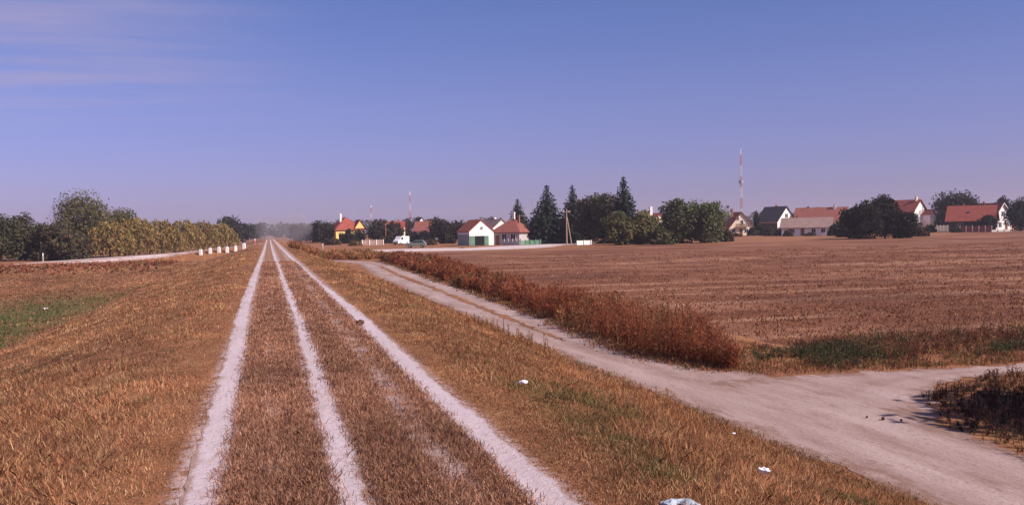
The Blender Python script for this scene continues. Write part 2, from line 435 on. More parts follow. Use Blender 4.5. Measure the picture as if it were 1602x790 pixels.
# longer grass on both flanks of the dike
n_ = 120000
y = sample_y(n_, 3.2, 120, 1.55); side = rng.random(n_) < .58
xr = rng.uniform(1.86, 7.15, n_); xl = rng.uniform(-10, -.62, n_)
x = np.where(side, xr, xl)
keep = (x > -.35 * y - 1.5) & (x < .80 * y + 4)
keep &= ~((x < -8) & (y < 70) & (rng.random(n_) < .6))
x, y = x[keep], y[keep]
patch = vnoise(x * .8, y * .45) + .5 * vnoise(x * 2.2 + 5, y * 1.3)
cols = pick([STRAW, OCHRE, RUST, OLIVE, DARKB], [.23, .35, .22, .09, .11], len(x))
gsel = (vnoise(x * .5 + 30, y * .3 + 7) > .2) & (x > 2.5) & (rng.random(len(x)) < .55)
cols[gsel] = pick([OLIVE, (.09, .095, .035)], [.6, .4], int(gsel.sum()))
cols = cols * (1 + .75 * patch[:, None] + .5 * vnoise(x * 4, y * 3)[:, None])
tall = sstep(.0, .9, np.minimum(np.abs(x - 1.8), np.abs(x + .6))) * .75 + .25
tall = tall * (1 + 1.0 * np.clip(patch, -.4, .6)) * np.where(x > 5.6, 1.25, 1) 
tall = np.minimum(tall, 1.9) * np.where(rng.random(len(x)) < .15, 1.6, .85)
blades('dry_grass', x, y, .015, .07, .0052, cols, 1.0, M_BLADE, 'dry straw brown grass covering both slopes of the dike', 'grass', 9, .085, 0, tall)

n_ = 1500
y = sample_y(n_, 6, 70, 1.3); x = np.where(rng.random(n_) < .6, rng.normal(6.3, .5, n_), np.where(rng.random(n_) < .5, rng.uniform(2.6, 6.6, n_), rng.uniform(-7.5, -1.4, n_)))
keep = (vnoise(x * .9 + 20, y * .5) > -.05) & (x < 7.0) & (x > -.36 * y - 1); x, y = x[keep], y[keep]
blades('tall_grass', x, y, .06, .19, .005, pick([(.46, .25, .12), (.38, .17, .07), (.30, .11, .05)], [.4, .4, .2], len(x)), .85, M_BLADE, 'taller golden grass tufts scattered over the dike slopes', 'grass', 13, .06)
n_ = 26000
y = sample_y(n_, 24, 150, 1.2); x = -rng.uniform(9, 62, n_)
keep = (x > -.36 * y - 4) & (np.abs(y - np.interp(-x, [2, 14, 39, 80], [160, 158, 158, 152])) > 5); x, y = x[keep], y[keep]
cols = pick([STRAW, OCHRE, RUST, OLIVE], [.2, .4, .3, .1], len(x)) * .8 * (1 + .9 * vnoise(x * .35, y * .12)[:, None])
gs = (x + 4 * vnoise(x * .2, y * .1) > -14.5) & (y < 74 + 14 * vnoise(x * .3, y * .1)) & (rng.random(len(x)) < .8 * sstep(86, 50, y) * sstep(-16.5, -12, x + 3 * vnoise(x * .2, y * .1)))
cols[gs] = pick([(.09, .11, .032), (.13, .14, .045), (.22, .14, .06)], [.5, .3, .2], int(gs.sum()))
blades('meadow_grass', x, y, .04, .13, .009, cols, 1.0, M_BLADE, 'brown and green grass on the flat meadow left of the dike', 'grass', 6, .3)

# short trampled turf between the ruts
n_ = 34000
y = sample_y(n_, 3.2, 60, 1.6); x = rng.uniform(-.55, 1.72, n_)
edge = np.minimum.reduce([np.abs(x + .5) - .05, np.abs(x - .5) - .02, np.abs(x - 1.69) - .05])
keep = (edge > .085 + .05 * rng.random(n_)) & ~((np.abs(x - 1.22) < .14) & (rng.random(n_) < .7)) & ~((np.abs(x) < .12) & (rng.random(n_) < .5))
x, y = x[keep], y[keep]
cols = pick([(.39, .20, .125), (.29, .13, .08), (.49, .29, .185), DARKB], [.4, .3, .2, .1], len(x)) * (1 + .5 * vnoise(x * 1.5, y * .5)[:, None])
blades('trampled_grass', x, y, .02, .065, .006, cols, 1.0, M_BLADE, 'short flattened brown turf between the wheel ruts', 'grass', 8, .05)

# reddish weeds: branching stalks with small dry leaflets
def weeds(name, px, py, hh, cols, label, cat, n_leaf=46, leaf=.05, wide=.3, z0=0., kind='stuff'):
    N = len(px); n3 = N * n_leaf
    bx, by, bh = np.repeat(px, n_leaf), np.repeat(py, n_leaf), np.repeat(hh, n_leaf)
    t = rng.beta(1.5, 1.15, n3); a = rng.uniform(0, 2 * np.pi, n3)
    r = np.abs(rng.normal(0, 1, n3)) * wide * bh * (.3 + .9 * t * (1.25 - t))
    x = bx + np.cos(a) * r; y = by + np.sin(a) * r; z = height(bx, by) + z0 + t * bh
    dist = np.maximum(1, np.hypot(x, y) / 22)
    L = leaf * rng.uniform(.6, 1.8, n3) * dist; W = L * rng.uniform(.22, .6, n3)
    up = np.stack([np.cos(a) * .5 + rng.normal(0, .4, n3), np.sin(a) * .5 + rng.normal(0, .4, n3), rng.uniform(.05, 1.0, n3)], 1)
    up /= np.linalg.norm(up, axis=1)[:, None]
    b2 = rng.uniform(0, 2 * np.pi, n3); sd = np.stack([np.cos(b2), np.sin(b2), 0 * b2], 1)
    p = np.stack([x, y, z], 1)
    v = np.stack([p - up * L[:, None], p + sd * W[:, None] * .5, p + up * L[:, None], p - sd * W[:, None] * .5], 1).reshape(-1, 3)
    c = np.repeat(np.repeat(cols, n_leaf, 0) * rng.uniform(.7, 1.3, (n3, 1)), 4, 0)
    f = np.arange(n3 * 4).reshape(-1, 4)
    # stalks
    s = rng.uniform(-.03, .03, (N, 2)) * hh[:, None]
    zb = height(px, py) + z0
    sw = .006 * np.maximum(1, np.hypot(px, py) / 14)
    q0 = np.stack([px - sw, py, zb], 1); q1 = np.stack([px + sw, py, zb], 1)
    q2 = np.stack([px + s[:, 0] * 3 + sw * .5, py + s[:, 1] * 3, zb + hh * .95], 1); q3 = q2 - np.array([1, 0, 0]) * sw[:, None]
    v2 = np.stack([q0, q1, q2, q3], 1).reshape(-1, 3)
    v = np.concatenate([v, v2]); f = np.concatenate([f, np.arange(N * 4).reshape(-1, 4) + n3 * 4])
    c = np.concatenate([c, np.repeat(cols * .6, 4, 0)])
    return tag(np_obj(name, v, f, M_WEED, cols=c), label, cat, kind=kind)

REDS = [(.25, .072, .034), (.30, .095, .042), (.18, .055, .028), (.33, .14, .07), (.11, .042, .025)]
n_ = 1900
y = sample_y(n_, 19.2, 108, 1.15); u = rng.random(n_)
WY, WX = [19.2, 20.7, 22.4, 25, 29, 34, 42, 50, 60, 79, 108], [9.75, 9.3, 9.0, 9.1, 9.35, 9.7, 10.05, 10.4, 10.6, 11.3, 12.0]
inner = np.interp(y, WY, WX) + .15 * vnoise(y * 1.3, y * 0); outer = np.interp(y, [19.2, 21.5, 24.5, 31, 50, 76, 108], [10.15, 10.9, 11.8, 12.2, 12.6, 14.6, 17]) + .9 * vnoise(y * .6, y * 0 + 4)
x = inner + u * (outer - inner)
hh = (1.18 - .55 * np.abs(u - .45)) * rng.uniform(.4, 1.1, n_) * (1 + .75 * vnoise(x * .5, y * .45))
hh *= np.interp(y, [19.2, 20.2, 21.5, 24, 40, 60, 108], [.45, .85, 1.05, .95, .82, .75, .95]) * (1 + .9 * np.minimum(0, vnoise(x * .5 + 8, y * .25)))
wcol = pick(REDS, [.34, .3, .18, .1, .08], n_); wsel = vnoise(x * .7, y * .3 + 50) > .22; wcol[wsel] = pick([(.24, .10, .042), (.17, .085, .04), (.28, .15, .07)], [.4, .3, .3], int(wsel.sum()))
weeds('dry_weeds', x, y, np.maximum(hh, .2), wcol, 'band of rust red dry weeds between the dirt road and the field', 'weeds', 95, .03, .34)
# fringe of low dry grass at the weeds' foot
# green verge at the field's near edge
n_ = 2200
x = rng.uniform(10.4, 30, n_); y = 18.6 + rng.normal(0, 1, n_) * .85 + 1.6 + .9 * vnoise(x * .45, x * 0)
keep = (vnoise(x * .6, y * .9) + .5 * vnoise(x * 1.7, y * 2) > .0) & (y > 17.7 + .5 * vnoise(x * 1.4, y)) & ((x > 11.6) | (y > 19.6)); x, y = x[keep], y[keep]
weeds('green_weeds', x, y, rng.uniform(.06, .34, len(x)) * (1 + 1.4 * vnoise(x * .7, y * .7)), pick([(.05, .06, .026), (.085, .09, .038), (.13, .075, .038), (.05, .04, .024)], [.38, .22, .2, .2], len(x)),
      'low dark green weeds along the near edge of the field', 'weeds', 60, .024, .9)
n_ = 5200
x = rng.uniform(10.0, 30, n_); y = np.where(x < 12.6, rng.uniform(18.3, 23.5, n_), 18.0 + 3.6 * rng.random(n_))
k2 = rng.random(n_) < .25; y = np.where(k2, sample_y(n_, 19, 100, 1.2), y); x = np.where(k2, np.interp(y, WY, WX) - .1 + .25 * rng.normal(0, 1, n_), x)
keep = vnoise(x * .8 + 3, y * 1.2) > -.3; x, y = x[keep], y[keep]
blades('verge_grass', x, y, .03, .14, .008, pick([(.40, .21, .11), (.28, .11, .055), (.13, .12, .045), (.17, .07, .035)], [.3, .35, .15, .2], len(x)), 1.0, M_BLADE, 'ragged low dry grass on the bare soil between road, weeds and field', 'grass', 9, .1)
n_ = 420
x = np.concatenate([rng.normal(13.6, .4, 90), rng.normal(14.6, .5, 60), rng.uniform(15, 24, n_ - 150)]); y = np.concatenate([rng.normal(21.2, .35, 90), rng.normal(20.0, .4, 60), rng.uniform(19.6, 23, n_ - 150)])
weeds('rusty_weeds', x, y, rng.uniform(.12, .45, n_), pick([(.15, .055, .03), (.20, .08, .04), (.09, .045, .028), (.24, .12, .06)], [.35, .25, .25, .15], n_), 'scattered rust brown weeds among the green verge at the field edge', 'weeds', 60, .026, .5)
# red-brown ground plants, colours darkened to deepen shade, right of the road, and stalks on the slope
n_ = 4200
x = rng.uniform(9.2, 20, n_); y = rng.uniform(8.0, 16.6, n_)
keep = (x > np.interp(y, [8, 10.8, 13.5, 15, 16.6], [9.2, 9.8, 10.7, 11.6, 14]) + .8 * vnoise(y * 1.1, x * .9) + .5 * rng.random(n_) ** 2); x, y = x[keep], y[keep]
weeds('low_weeds', x, y, rng.uniform(.03, .17, len(x)) * (1 + 1.6 * np.maximum(0, vnoise(x * .8, y * .8))), pick([(.10, .04, .024), (.14, .055, .032), (.06, .045, .024)], [.4, .3, .3], len(x)), 'low red ground weeds with darkened colour deepening the shaded corner beside the dirt road', 'weeds', 34, .026, .7)
n_ = 60
x = np.concatenate([rng.normal(6.3, .25, 26), rng.normal(6.6, .3, 20), rng.uniform(5.5, 7.1, 14)]); y = np.concatenate([rng.normal(28, .8, 26), rng.normal(24.5, .8, 20), rng.uniform(12, 60, 14)])
weeds('tall_weeds', x, y, rng.uniform(.18, .5, n_), pick([(.24, .10, .045), (.32, .17, .075)], [.6, .4], n_), 'thin rust brown stalks standing on the grass slope above the dirt road', 'weeds', 22, .03, .16)
# low tufts of stubble close to the near edge of the field
n_ = 8000
y = sample_y(n_, 21.5, 110, 1.5); x = 13.4 + rng.random(n_) * (y * 1.05)
cols = pick([(.31, .14, .07), (.22, .085, .04), (.40, .215, .12), (.13, .048, .026)], [.3, .35, .15, .2], n_)
blades('stubble', x, y, .03, .11, .010, cols, 1.0, M_BLADE, 'short broken stubble standing in the brown field', 'stubble', 7, .25)
# reddish growth on the bank under the ramp road and on the flat before it
n_ = 1500
x = rng.uniform(-62, -13, n_); y = 144 + rng.normal(0, 4.5, n_) + np.where(rng.random(n_) < .3, -rng.random(n_) * 30, 0)
keep = (x > -.36 * y) & (y < 148.5); x, y = x[keep], y[keep]
weeds('bank_weeds', x, y, rng.uniform(.05, .2, len(x)), pick([(.32, .11, .06), (.24, .09, .045), (.38, .18, .09), (.15, .12, .045)], [.4, .25, .2, .15], len(x)), 'reddish brown weeds on the bank below the ramp road', 'weeds', 16, .05, .5)
n_ = 700
x = rng.uniform(2.6, 14, n_); y = rng.uniform(112, 140, n_)
weeds('far_weeds', x, y, rng.uniform(.2, .8, n_), pick([(.36, .15, .07), (.26, .11, .05), (.26, .18, .07)], [.4, .3, .3], n_), 'brown weeds on the slope beyond the bend of the dirt road', 'weeds', 16, .05, .4)

# ------------------------------------------------------------------ trees
def base_z(x, y): return float(height(x, y)) - .05

def quads(p, nrm, size, asp=1.4):
    """leaf-clump faces centred on p, facing nrm (jittered)"""
    n_ = len(p); q = nrm + rng.normal(0, .75, (n_, 3)); q /= np.linalg.norm(q, axis=1)[:, None]
    r = rng.normal(0, 1, (n_, 3)); a = np.cross(q, r); a /= np.linalg.norm(a, axis=1)[:, None]; bb = np.cross(q, a)
    s = size * rng.uniform(.55, 1.4, n_)
    a = a * (s * asp * .5)[:, None]; bb = bb * (s * .5)[:, None]
    return np.stack([p - a, p + bb * .9 + a * .1, p + a, p - bb * .9 + a * .1], 1).reshape(-1, 3)

def crown_arrays(W, H, z0, n_clump, n_leaf, size, col, shape='round', var=.28, D=None):
    D = D or W
    cl = []; lim = 0
    while len(cl) < n_clump and lim < 9000:
        lim += 1
        u = rng.normal(0, 1, 3); u /= np.linalg.norm(u); rr = rng.uniform(.35, 1) ** .6
        if shape == 'round': s = 1.0
        elif shape == 'tall': s = 1.0 - .45 * max(0, u[2])
        elif shape == 'bush': s = 1.0
        p = u * rr * s
        p[2] = p[2] * .5 + .5
        if shape == 'bush': p[2] = abs(u[2]) * rr
        cl.append((p[0] * W * .42, p[1] * D * .42, z0 + p[2] * (H - z0) * .9))
    cl = np.array(cl); r = rng.uniform(.16, .27, n_clump) * min(W, H * .9)
    tint = rng.uniform(1 - var, 1 + var, n_clump); hue = rng.normal(0, .07, (n_clump, 3))
    k = rng.integers(0, n_clump, n_leaf)
    d = rng.normal(0, 1, (n_leaf, 3)); d /= np.linalg.norm(d, axis=1)[:, None]
    rad = rng.uniform(.1, 1, n_leaf) ** .5
    stray = np.where(rng.random(n_leaf) < .04, rng.uniform(1, 1.25, n_leaf), 1)
    p = cl[k] + d * (r[k] * rad * stray)[:, None] * np.array([1, 1, .85])
    p[:, 2] = np.maximum(p[:, 2], z0 * .6 + .05 + rng.random(n_leaf) * .25)
    core = rng.random(n_leaf) < .3
    u3 = rng.normal(0, 1, (n_leaf, 3)); u3 /= np.linalg.norm(u3, axis=1)[:, None]; u3 *= (rng.random(n_leaf) ** .4)[:, None]
    pc = np.stack([u3[:, 0] * W * .38, u3[:, 1] * D * .38, (z0 + (H - z0) * (.47 + .40 * u3[:, 2])) if shape != 'bush' else z0 + np.abs(u3[:, 2]) * (H - z0) * .82], 1)
    p = np.where(core[:, None], pc, p)
    c = np.array(col)[None] * (tint[k][:, None] + hue[k]) * rng.uniform(.75, 1.25, (n_leaf, 1))
    return quads(p, d + np.array([0, 0, .35]), size), np.repeat(np.clip(c, .004, 1), 4, 0), cl

def trunk_mb(H, r, tips, z0):
    t = MB(); lean = rng.normal(0, .015 * H, 2)
    top = (lean[0], lean[1], H)
    t.tube([(0, 0, -.15), (lean[0] * .3, lean[1] * .3, H * .35), (lean[0] * .7, lean[1] * .7, H * .7), top], [r * 1.25, r * .85, r * .55, r * .2], 7)
    for q in tips:
        b0 = Vector((lean[0] * .4, lean[1] * .4, max(.3, min(z0 + .1, H * .5)) * float(rng.uniform(.75, 1.3)))); e = Vector(q)
        t.tube([b0, b0.lerp(e, .5) + Vector((0, 0, .12 * H * .4)), e], [r * .5, r * .32, r * .1], 5)
    return t

def tree(name, label, col, top, W, d=None, x=None, y=None, group=None, H=None, px=None, z0f=.15, n_clump=34, n_leaf=2600, leaf=.34, shape='round', cat='tree', bark=True, D=None, var=.28):
    if x is None: x, y = spot(px, d)
    zb = base_z(x, y)
    o = tag(empty(name, (x, y, zb), float(rng.uniform(0, 0.01))), label, cat, group)
    z0 = H * z0f; W = W * 1.16
    v, c, cl = crown_arrays(W, H, z0, n_clump, int(n_leaf * 2.2), leaf, col, shape, var, D)
    if bark:
        tips = cl[rng.choice(len(cl), min(7, len(cl)), replace=False)]
        trunk_mb(H * .75, max(.08, H * .022), tips, z0).build('trunk', M_BARK, o)
    np_obj('crown', v, np.arange(len(v)).reshape(-1, 4), M_LEAF, o, cols=c)
    return o

def spruce(label, px, d, H, W, col=(.028, .038, .026), group='dark spruces among the village houses', tiers=24, tip=1.0):
    x, y = spot(px, d); o = tag(empty('spruce_tree', (x, y, base_z(x, y))), label, 'tree', group)
    P, Nn, S, K = [], [], [], []
    for t in range(tiers):
        f = t / tiers; z = H * (.05 + .93 * f); R_ = W * .84 * (1 - f) ** .88 * rng.uniform(.88, 1.1) + .06
        nb = max(5, int(15 * (1 - f) + 4)); ph = rng.uniform(0, 6.28)
        for b_ in range(nb):
            a = ph + 6.283 * b_ / nb + rng.normal(0, .12); Rb = R_ * rng.uniform(.72, 1.15)
            m_ = max(3, int(Rb / .22)); tt_ = np.linspace(.12, 1, m_)
            dr = -.28 * Rb * tt_ ** 1.4 + .1 * Rb * tt_ ** 4
            p = np.stack([np.cos(a) * Rb * tt_, np.sin(a) * Rb * tt_, z + dr], 1) + rng.normal(0, .05, (m_, 3))
            P.append(p); Nn.append(np.tile([np.cos(a) * .5, np.sin(a) * .5, .8], (m_, 1))); S.append(np.full(m_, .48) * (1 - .4 * f)); K.append(np.full(m_, rng.uniform(.7, 1.35)))
    p = np.concatenate(P); nn = np.concatenate(Nn); s = np.concatenate(S); k_ = np.concatenate(K)
    q = np.stack([p, p + rng.normal(0, .1, p.shape) - np.array([0, 0, .12])], 1).reshape(-1, 3)
    v = quads(q, np.repeat(nn, 2, 0), np.repeat(s, 2), 1.5)
    c = np.repeat(np.repeat(k_, 2)[:, None] * np.array(col)[None], 4, 0) * rng.uniform(.8, 1.2, (len(v), 1))
    MB().tube([(0, 0, -.1), (0, 0, H * .5), (0, 0, H * .99)], [.2, .12, .02], 6).build('trunk', M_BARK, o)
    np_obj('crown', v, np.arange(len(v)).reshape(-1, 4), M_NEEDLE, o, cols=c)
    return o

def willow(label, px, d, H, W, group='yellowing willows below the dike', col=(.24, .165, .06)):
    x, y = spot(px, d); o = tag(empty('willow_tree', (x, y, base_z(x, y))), label, 'tree', group)
    P, N_, K = [], [], []
    ns = 230
    for s_ in range(ns):
        a = rng.uniform(0, 6.283); rr = math.sqrt(rng.random()) * W * .47
        zt = H * (1 - .55 * (rr / (W * .5)) ** 2) * rng.uniform(.9, 1.0) - .2
        L_ = zt * rng.uniform(.35, .95); m_ = max(5, int(L_ / .28)); t_ = np.linspace(0, 1, m_)
        dx = math.cos(a), math.sin(a); out = rr + .12 * W * (np.sqrt(t_)) * .5
        p = np.stack([dx[0] * out, dx[1] * out, zt - L_ * t_ ** 1.3], 1) + rng.normal(0, .13, (m_, 3))
        P.append(p); N_.append(np.tile([dx[0], dx[1], .3], (m_, 1))); K.append(np.full(m_, rng.uniform(.6, 1.35)))
    p = np.concatenate(P); nn = np.concatenate(N_); k_ = np.concatenate(K); nq = len(p)
    b2 = rng.uniform(0, 6.283, nq); w = rng.uniform(.1, .22, nq); L_ = rng.uniform(.15, .36, nq)
    sd = np.stack([np.cos(b2), np.sin(b2), 0 * b2], 1) * w[:, None]; up = np.stack([rng.normal(0, .1, nq), rng.normal(0, .1, nq), L_], 1)
    v = np.stack([p - up, p + sd, p + up, p - sd], 1).reshape(-1, 3)
    c = np.repeat(k_[:, None] * np.array(col)[None] * (1 + rng.normal(0, .12, (nq, 3))), 4, 0)
    tips = p[rng.choice(nq, 6, replace=False)]
    trunk_mb(H * .8, .22, tips, H * .3).build('trunk', M_BARK, o)
    np_obj('crown', v, np.arange(nq * 4).reshape(-1, 4), M_LEAF, o, cols=np.clip(c, .004, 1))
    return o

LG = 'dark trees left of the dike'; VG = 'trees among the village houses'
DK, MID, OLV, GRN = (.074, .068, .035), (.125, .11, .046), (.135, .122, .048), (.102, .108, .048)
# left of the dike
T = lambda name, label, col, px, d, H, W, group=None, **k: tree(name, label, col, None, W, d=d, px=px, H=H, group=group, **k)
T('deciduous_tree', 'dark bluish tree at the end of the left wood, cut off by the edge', DK, 2, 166, 9.6, 9, LG, z0f=.05)
T('deciduous_tree', 'dark tree with a bumpy top, second in the left wood', DK, 40, 172, 8.6, 8, LG, z0f=.05)
T('bush', 'low dark bush filling the gap left of the tallest left tree', (.08, .064, .036), 82, 168, 7.4, 7.5, LG, z0f=.02, shape='bush', cat='bush')
T('deciduous_tree', 'tallest dark tree left of the dike, with a broad domed top', MID, 133, 182, 13.4, 11.5, LG, z0f=.05, n_leaf=6000, n_clump=60, leaf=.27, var=.2)
T('deciduous_tree', 'dark green tree with a pointed right shoulder, behind the yellow willow', MID, 195, 188, 11.2, 7.5, LG, z0f=.05, shape='tall', n_leaf=4200, leaf=.27, var=.2)
T('bush', 'dark bush at the foot of the tallest left tree', (.085, .068, .036), 116, 166, 5.6, 6.5, LG, z0f=.02, shape='bush', cat='bush')
for k_, (px_, d_, H_, W_, lb) in enumerate([
        (172, 172, 7.2, 7.5, 'yellow brown willow with hanging branches beside the dark bush'),
        (212, 184, 8.0, 8.5, 'broadest yellow brown willow, behind the ramp road'),
        (252, 196, 7.6, 8.0, 'yellow brown willow, third in the row from the dark trees'),
        (288, 212, 7.7, 8.0, 'ochre willow in the middle of the row behind the white bollards'),
        (318, 228, 7.6, 8.0, 'ochre willow standing behind the first white bollards'),
        (344, 250, 7.4, 8.5, 'last ochre willow of the row, nearest to the dike top')]):
    willow(lb, px_, d_, H_, W_ * 1.2)
T('deciduous_tree', 'dark tree rising behind the last ochre willow', (.04, .042, .03), 360, 330, 10.4, 9.5, LG, n_leaf=1700, leaf=.5)
T('deciduous_tree', 'far dark tree left of the dike top, lower than its left neighbour', (.04, .04, .03), 380, 400, 9.6, 9, LG, n_leaf=1300, leaf=.6)
T('deciduous_tree', 'small far tree close to the left of the vanishing track', (.045, .043, .03), 398, 460, 8.8, 10, LG, n_leaf=1100, leaf=.7)
# between the dike and the village
T('deciduous_tree', 'dark purple brown tree, first right of the dike', (.06, .042, .035), 470, 330, 7.0, 8, VG, n_leaf=1400, leaf=.5, z0f=.05)
T('deciduous_tree', 'dark brown tree left of the yellow house, lower of two', (.05, .04, .03), 490, 310, 6.8, 7, VG, n_leaf=1400, leaf=.45, z0f=.05)
T('deciduous_tree', 'dark tree beside the yellow house, taller of two', (.045, .038, .028), 508, 300, 7.6, 7, VG, n_leaf=1600, leaf=.45, z0f=.05)
T('bush', 'broad dark bush in front of the yellow house', (.03, .03, .016), 551, 275, 4.6, 8.6, VG, n_leaf=2000, z0f=.02, shape='bush', cat='bush')
T('deciduous_tree', 'dark tree right of the yellow house, under the thin mast', (.05, .04, .026), 592, 300, 7.6, 7.5, VG, n_leaf=1600, leaf=.42, z0f=.04)
T('deciduous_tree', 'brown green tree left of the small red roof', (.05, .038, .026), 615, 290, 6.6, 6.5, VG, n_leaf=1500, leaf=.42, z0f=.04)
T('bush', 'dark hedge bush below the small red roof', (.042, .034, .022), 645, 285, 3.4, 6.5, VG, n_leaf=1500, z0f=.02, shape='bush', cat='bush')
T('bush', 'dark bush below the far white gable', (.04, .034, .024), 668, 280, 3.4, 6, VG, n_leaf=1500, z0f=.02, shape='bush', cat='bush')
T('deciduous_tree', 'dark round tree right of the far white gable', (.045, .034, .026), 690, 282, 7.6, 6.5, VG, n_leaf=1800, leaf=.4, z0f=.04)
T('deciduous_tree', 'dark brown tree behind the white gabled shed', (.05, .036, .028), 714, 270, 6.4, 6.5, VG, n_leaf=1800, leaf=.4, z0f=.04)
T('bush', 'dark bush beside the grey green side of the shed coloured for shade', (.042, .032, .024), 700, 235, 3.2, 4.5, VG, n_leaf=1200, z0f=.02, shape='bush', cat='bush')
T('deciduous_tree', 'small round tree peeking above the right roof of the shed', (.045, .04, .028), 771, 245, 7.2, 4.4, VG, n_leaf=1300, leaf=.36)
spruce('shortest spruce, behind the brown hipped roof', 811, 240, 11.2, 5.6)
spruce('broad single spruce reaching to the ground beside the utility pole', 857, 203, 12.9, 7.2, tiers=28)
spruce('slim spruce between the utility pole and the dark trees', 897, 212, 13.2, 5.4, tiers=28)
T('deciduous_tree', 'dark round tree right of the slim spruce', DK, 924, 200, 11.2, 6.2, VG, z0f=.03, n_leaf=3000)
T('deciduous_tree', 'broad dark tree against the highest spruce', DK, 949, 196, 11.6, 6.6, VG, z0f=.03, n_leaf=3200)
spruce('highest spruce, rising from the dark trees right of the slim one', 977, 190, 13.7, 6.0, tiers=30)
T('deciduous_tree', 'olive green low tree in front of the highest spruce', OLV, 972, 170, 6.2, 6.4, VG, z0f=.02, n_leaf=3000)
T('deciduous_tree', 'olive green tree at the field edge, right of the highest spruce', OLV, 1004, 172, 6.4, 6.0, VG, z0f=.02, n_leaf=3000)
T('bush', 'olive bush at the field edge between the olive and grey green trees', (.09, .085, .034), 1034, 168, 3.6, 4.2, VG, z0f=.02, shape='bush', cat='bush', n_leaf=1500)
T('deciduous_tree', 'grey green broad tree at the field edge, left of two joined crowns', GRN, 1067, 177, 8.7, 8.6, VG, z0f=.02, n_leaf=4200, n_clump=54)
T('deciduous_tree', 'grey green round tree beside the cream gabled house', GRN, 1103, 176, 8.4, 8.2, VG, z0f=.03, n_leaf=4000, n_clump=46)
T('bush', 'small brown bush under the cream gable', (.07, .05, .028), 1136, 185, 2.6, 3, VG, z0f=.02, shape='bush', cat='bush', n_leaf=800)
x_, y_ = spot(1184, 285)
tree('cypress_tree', 'slim dark column tree between the cream gable and the dark roof', (.022, .026, .02), None, 1.7, x=x_, y=y_, H=8.6, group=VG, z0f=.03, n_leaf=1200, shape='tall', n_clump=40, leaf=.3)
T('bush', 'dark bush under the dark slate roof', (.035, .026, .02), 1196, 278, 3.6, 6, VG, z0f=.02, shape='bush', cat='bush', n_leaf=1100)
T('bush', 'dark brown bush left of the low white house', (.045, .03, .022), 1222, 262, 2.6, 3.2, VG, z0f=.02, shape='bush', cat='bush', n_leaf=900)
T('bush', 'dark green bush at the right end of the low white house', (.03, .03, .018), 1310, 240, 4.0, 4.2, VG, z0f=.02, shape='bush', cat='bush', n_leaf=1200)
T('deciduous_tree', 'left part of the big dark tree clump in front of the red roofs', (.021, .02, .013), 1348, 186, 7.6, 7.4, VG, z0f=.02, n_leaf=3600, n_clump=44)
T('deciduous_tree', 'tall dark tree at the middle of the clump in front of the red roofs', (.021, .02, .013), 1385, 190, 9.6, 6.8, VG, z0f=.02, n_leaf=3800, n_clump=46)
T('deciduous_tree', 'low dark tree on the right flank of the big clump', (.021, .019, .013), 1413, 187, 6.0, 6.0, VG, z0f=.02, n_leaf=2800)
T('deciduous_tree', 'round dark tree behind the houses, left of the lowest red roof', (.026, .023, .017), 1496, 300, 13.6, 13, VG, z0f=.12, n_leaf=3600, leaf=.45, n_clump=46)
T('deciduous_tree', 'dark tree below the round tree, beside the low red fence', (.026, .022, .016), 1478, 285, 6.6, 5.5, VG, z0f=.03, n_leaf=1500, leaf=.4)
T('conifer', 'small dark cone shaped tree in front of the white gable with pale verge', (.022, .022, .017), 1547, 258, 5.6, 4.2, VG, z0f=.02, shape='tall', n_leaf=1800, cat='tree')
T('deciduous_tree', 'dark tree top showing over the red roof ridge', (.026, .022, .018), 1568, 335, 12.6, 5.6, VG, n_leaf=1300, leaf=.45)
T('deciduous_tree', 'dark blue green tree at the end of the houses, cut by the edge', (.02, .023, .019), 1597, 262, 9.4, 8, VG, z0f=.03, n_leaf=2600)
T('deciduous_tree', 'dark tree beyond the last house, outside the main row', (.026, .024, .017), 1650, 270, 10, 9, VG, z0f=.03)
for lb, px_, d_, H_, W_, c_ in [
        ('low brown bush in front of the dark shade panel under the slate roof', 1208, 268, 2.4, 5.5, (.06, .042, .028)),
        ('round bush between the cream gable and the slim column tree', 1178, 276, 3.0, 3.4, (.05, .046, .028)),
        ('brown bush before the left end of the low white house', 1233, 248, 1.9, 2.6, (.07, .05, .03)),
        ('low bush before the middle of the low white house', 1268, 246, 1.1, 3.0, (.08, .06, .032)),
        ('dark bush linking the low white house to the big dark clump', 1323, 214, 4.4, 4.6, (.03, .028, .018)),
        ('brown shrub at the right foot of the big dark clump', 1440, 205, 2.0, 3.6, (.10, .055, .03)),
        ('dark shrub before the white porch of the two storey house', 1455, 272, 2.6, 3.4, (.04, .034, .022)),
        ('low shrub at the left end of the red board fence', 1497, 256, 1.9, 3.0, (.05, .036, .024)),
        ('dark tree like bush behind the red board fence, before the shade darkened front', 1530, 262, 3.4, 3.6, (.028, .026, .018)),
        ('ochre bush on the field edge beneath the cream gabled house', 1150, 262, 1.3, 5.0, (.16, .09, .04)),
        ('tan shrub on the dike side of the pinkish garden wall', 557, 226, 1.4, 3.4, (.16, .10, .05)),
        ('brown bush left of the yellow house on the open ground', 522, 250, 2.2, 4.6, (.08, .055, .034)),
        ('dark bush behind the white van', 607, 262, 3.0, 5.0, (.05, .042, .028)),
        ('brown shrub right of the grey green car', 672, 215, 1.5, 4.0, (.10, .065, .04))]:
    T('bush', lb, c_, px_, d_, H_, W_, 'low bushes around the village houses', z0f=.02, shape='bush', cat='bush', n_leaf=900, leaf=.3)
T('deciduous_tree', 'dark tree rising behind the small far red roof', (.05, .04, .03), 638, 365, 8.6, 8, VG, n_leaf=1500, leaf=.45, z0f=.04)
T('deciduous_tree', 'brown tree between the white far gable and the dull red roof', (.055, .04, .03), 676, 330, 8.0, 7.5, VG, n_leaf=1500, leaf=.45, z0f=.04)
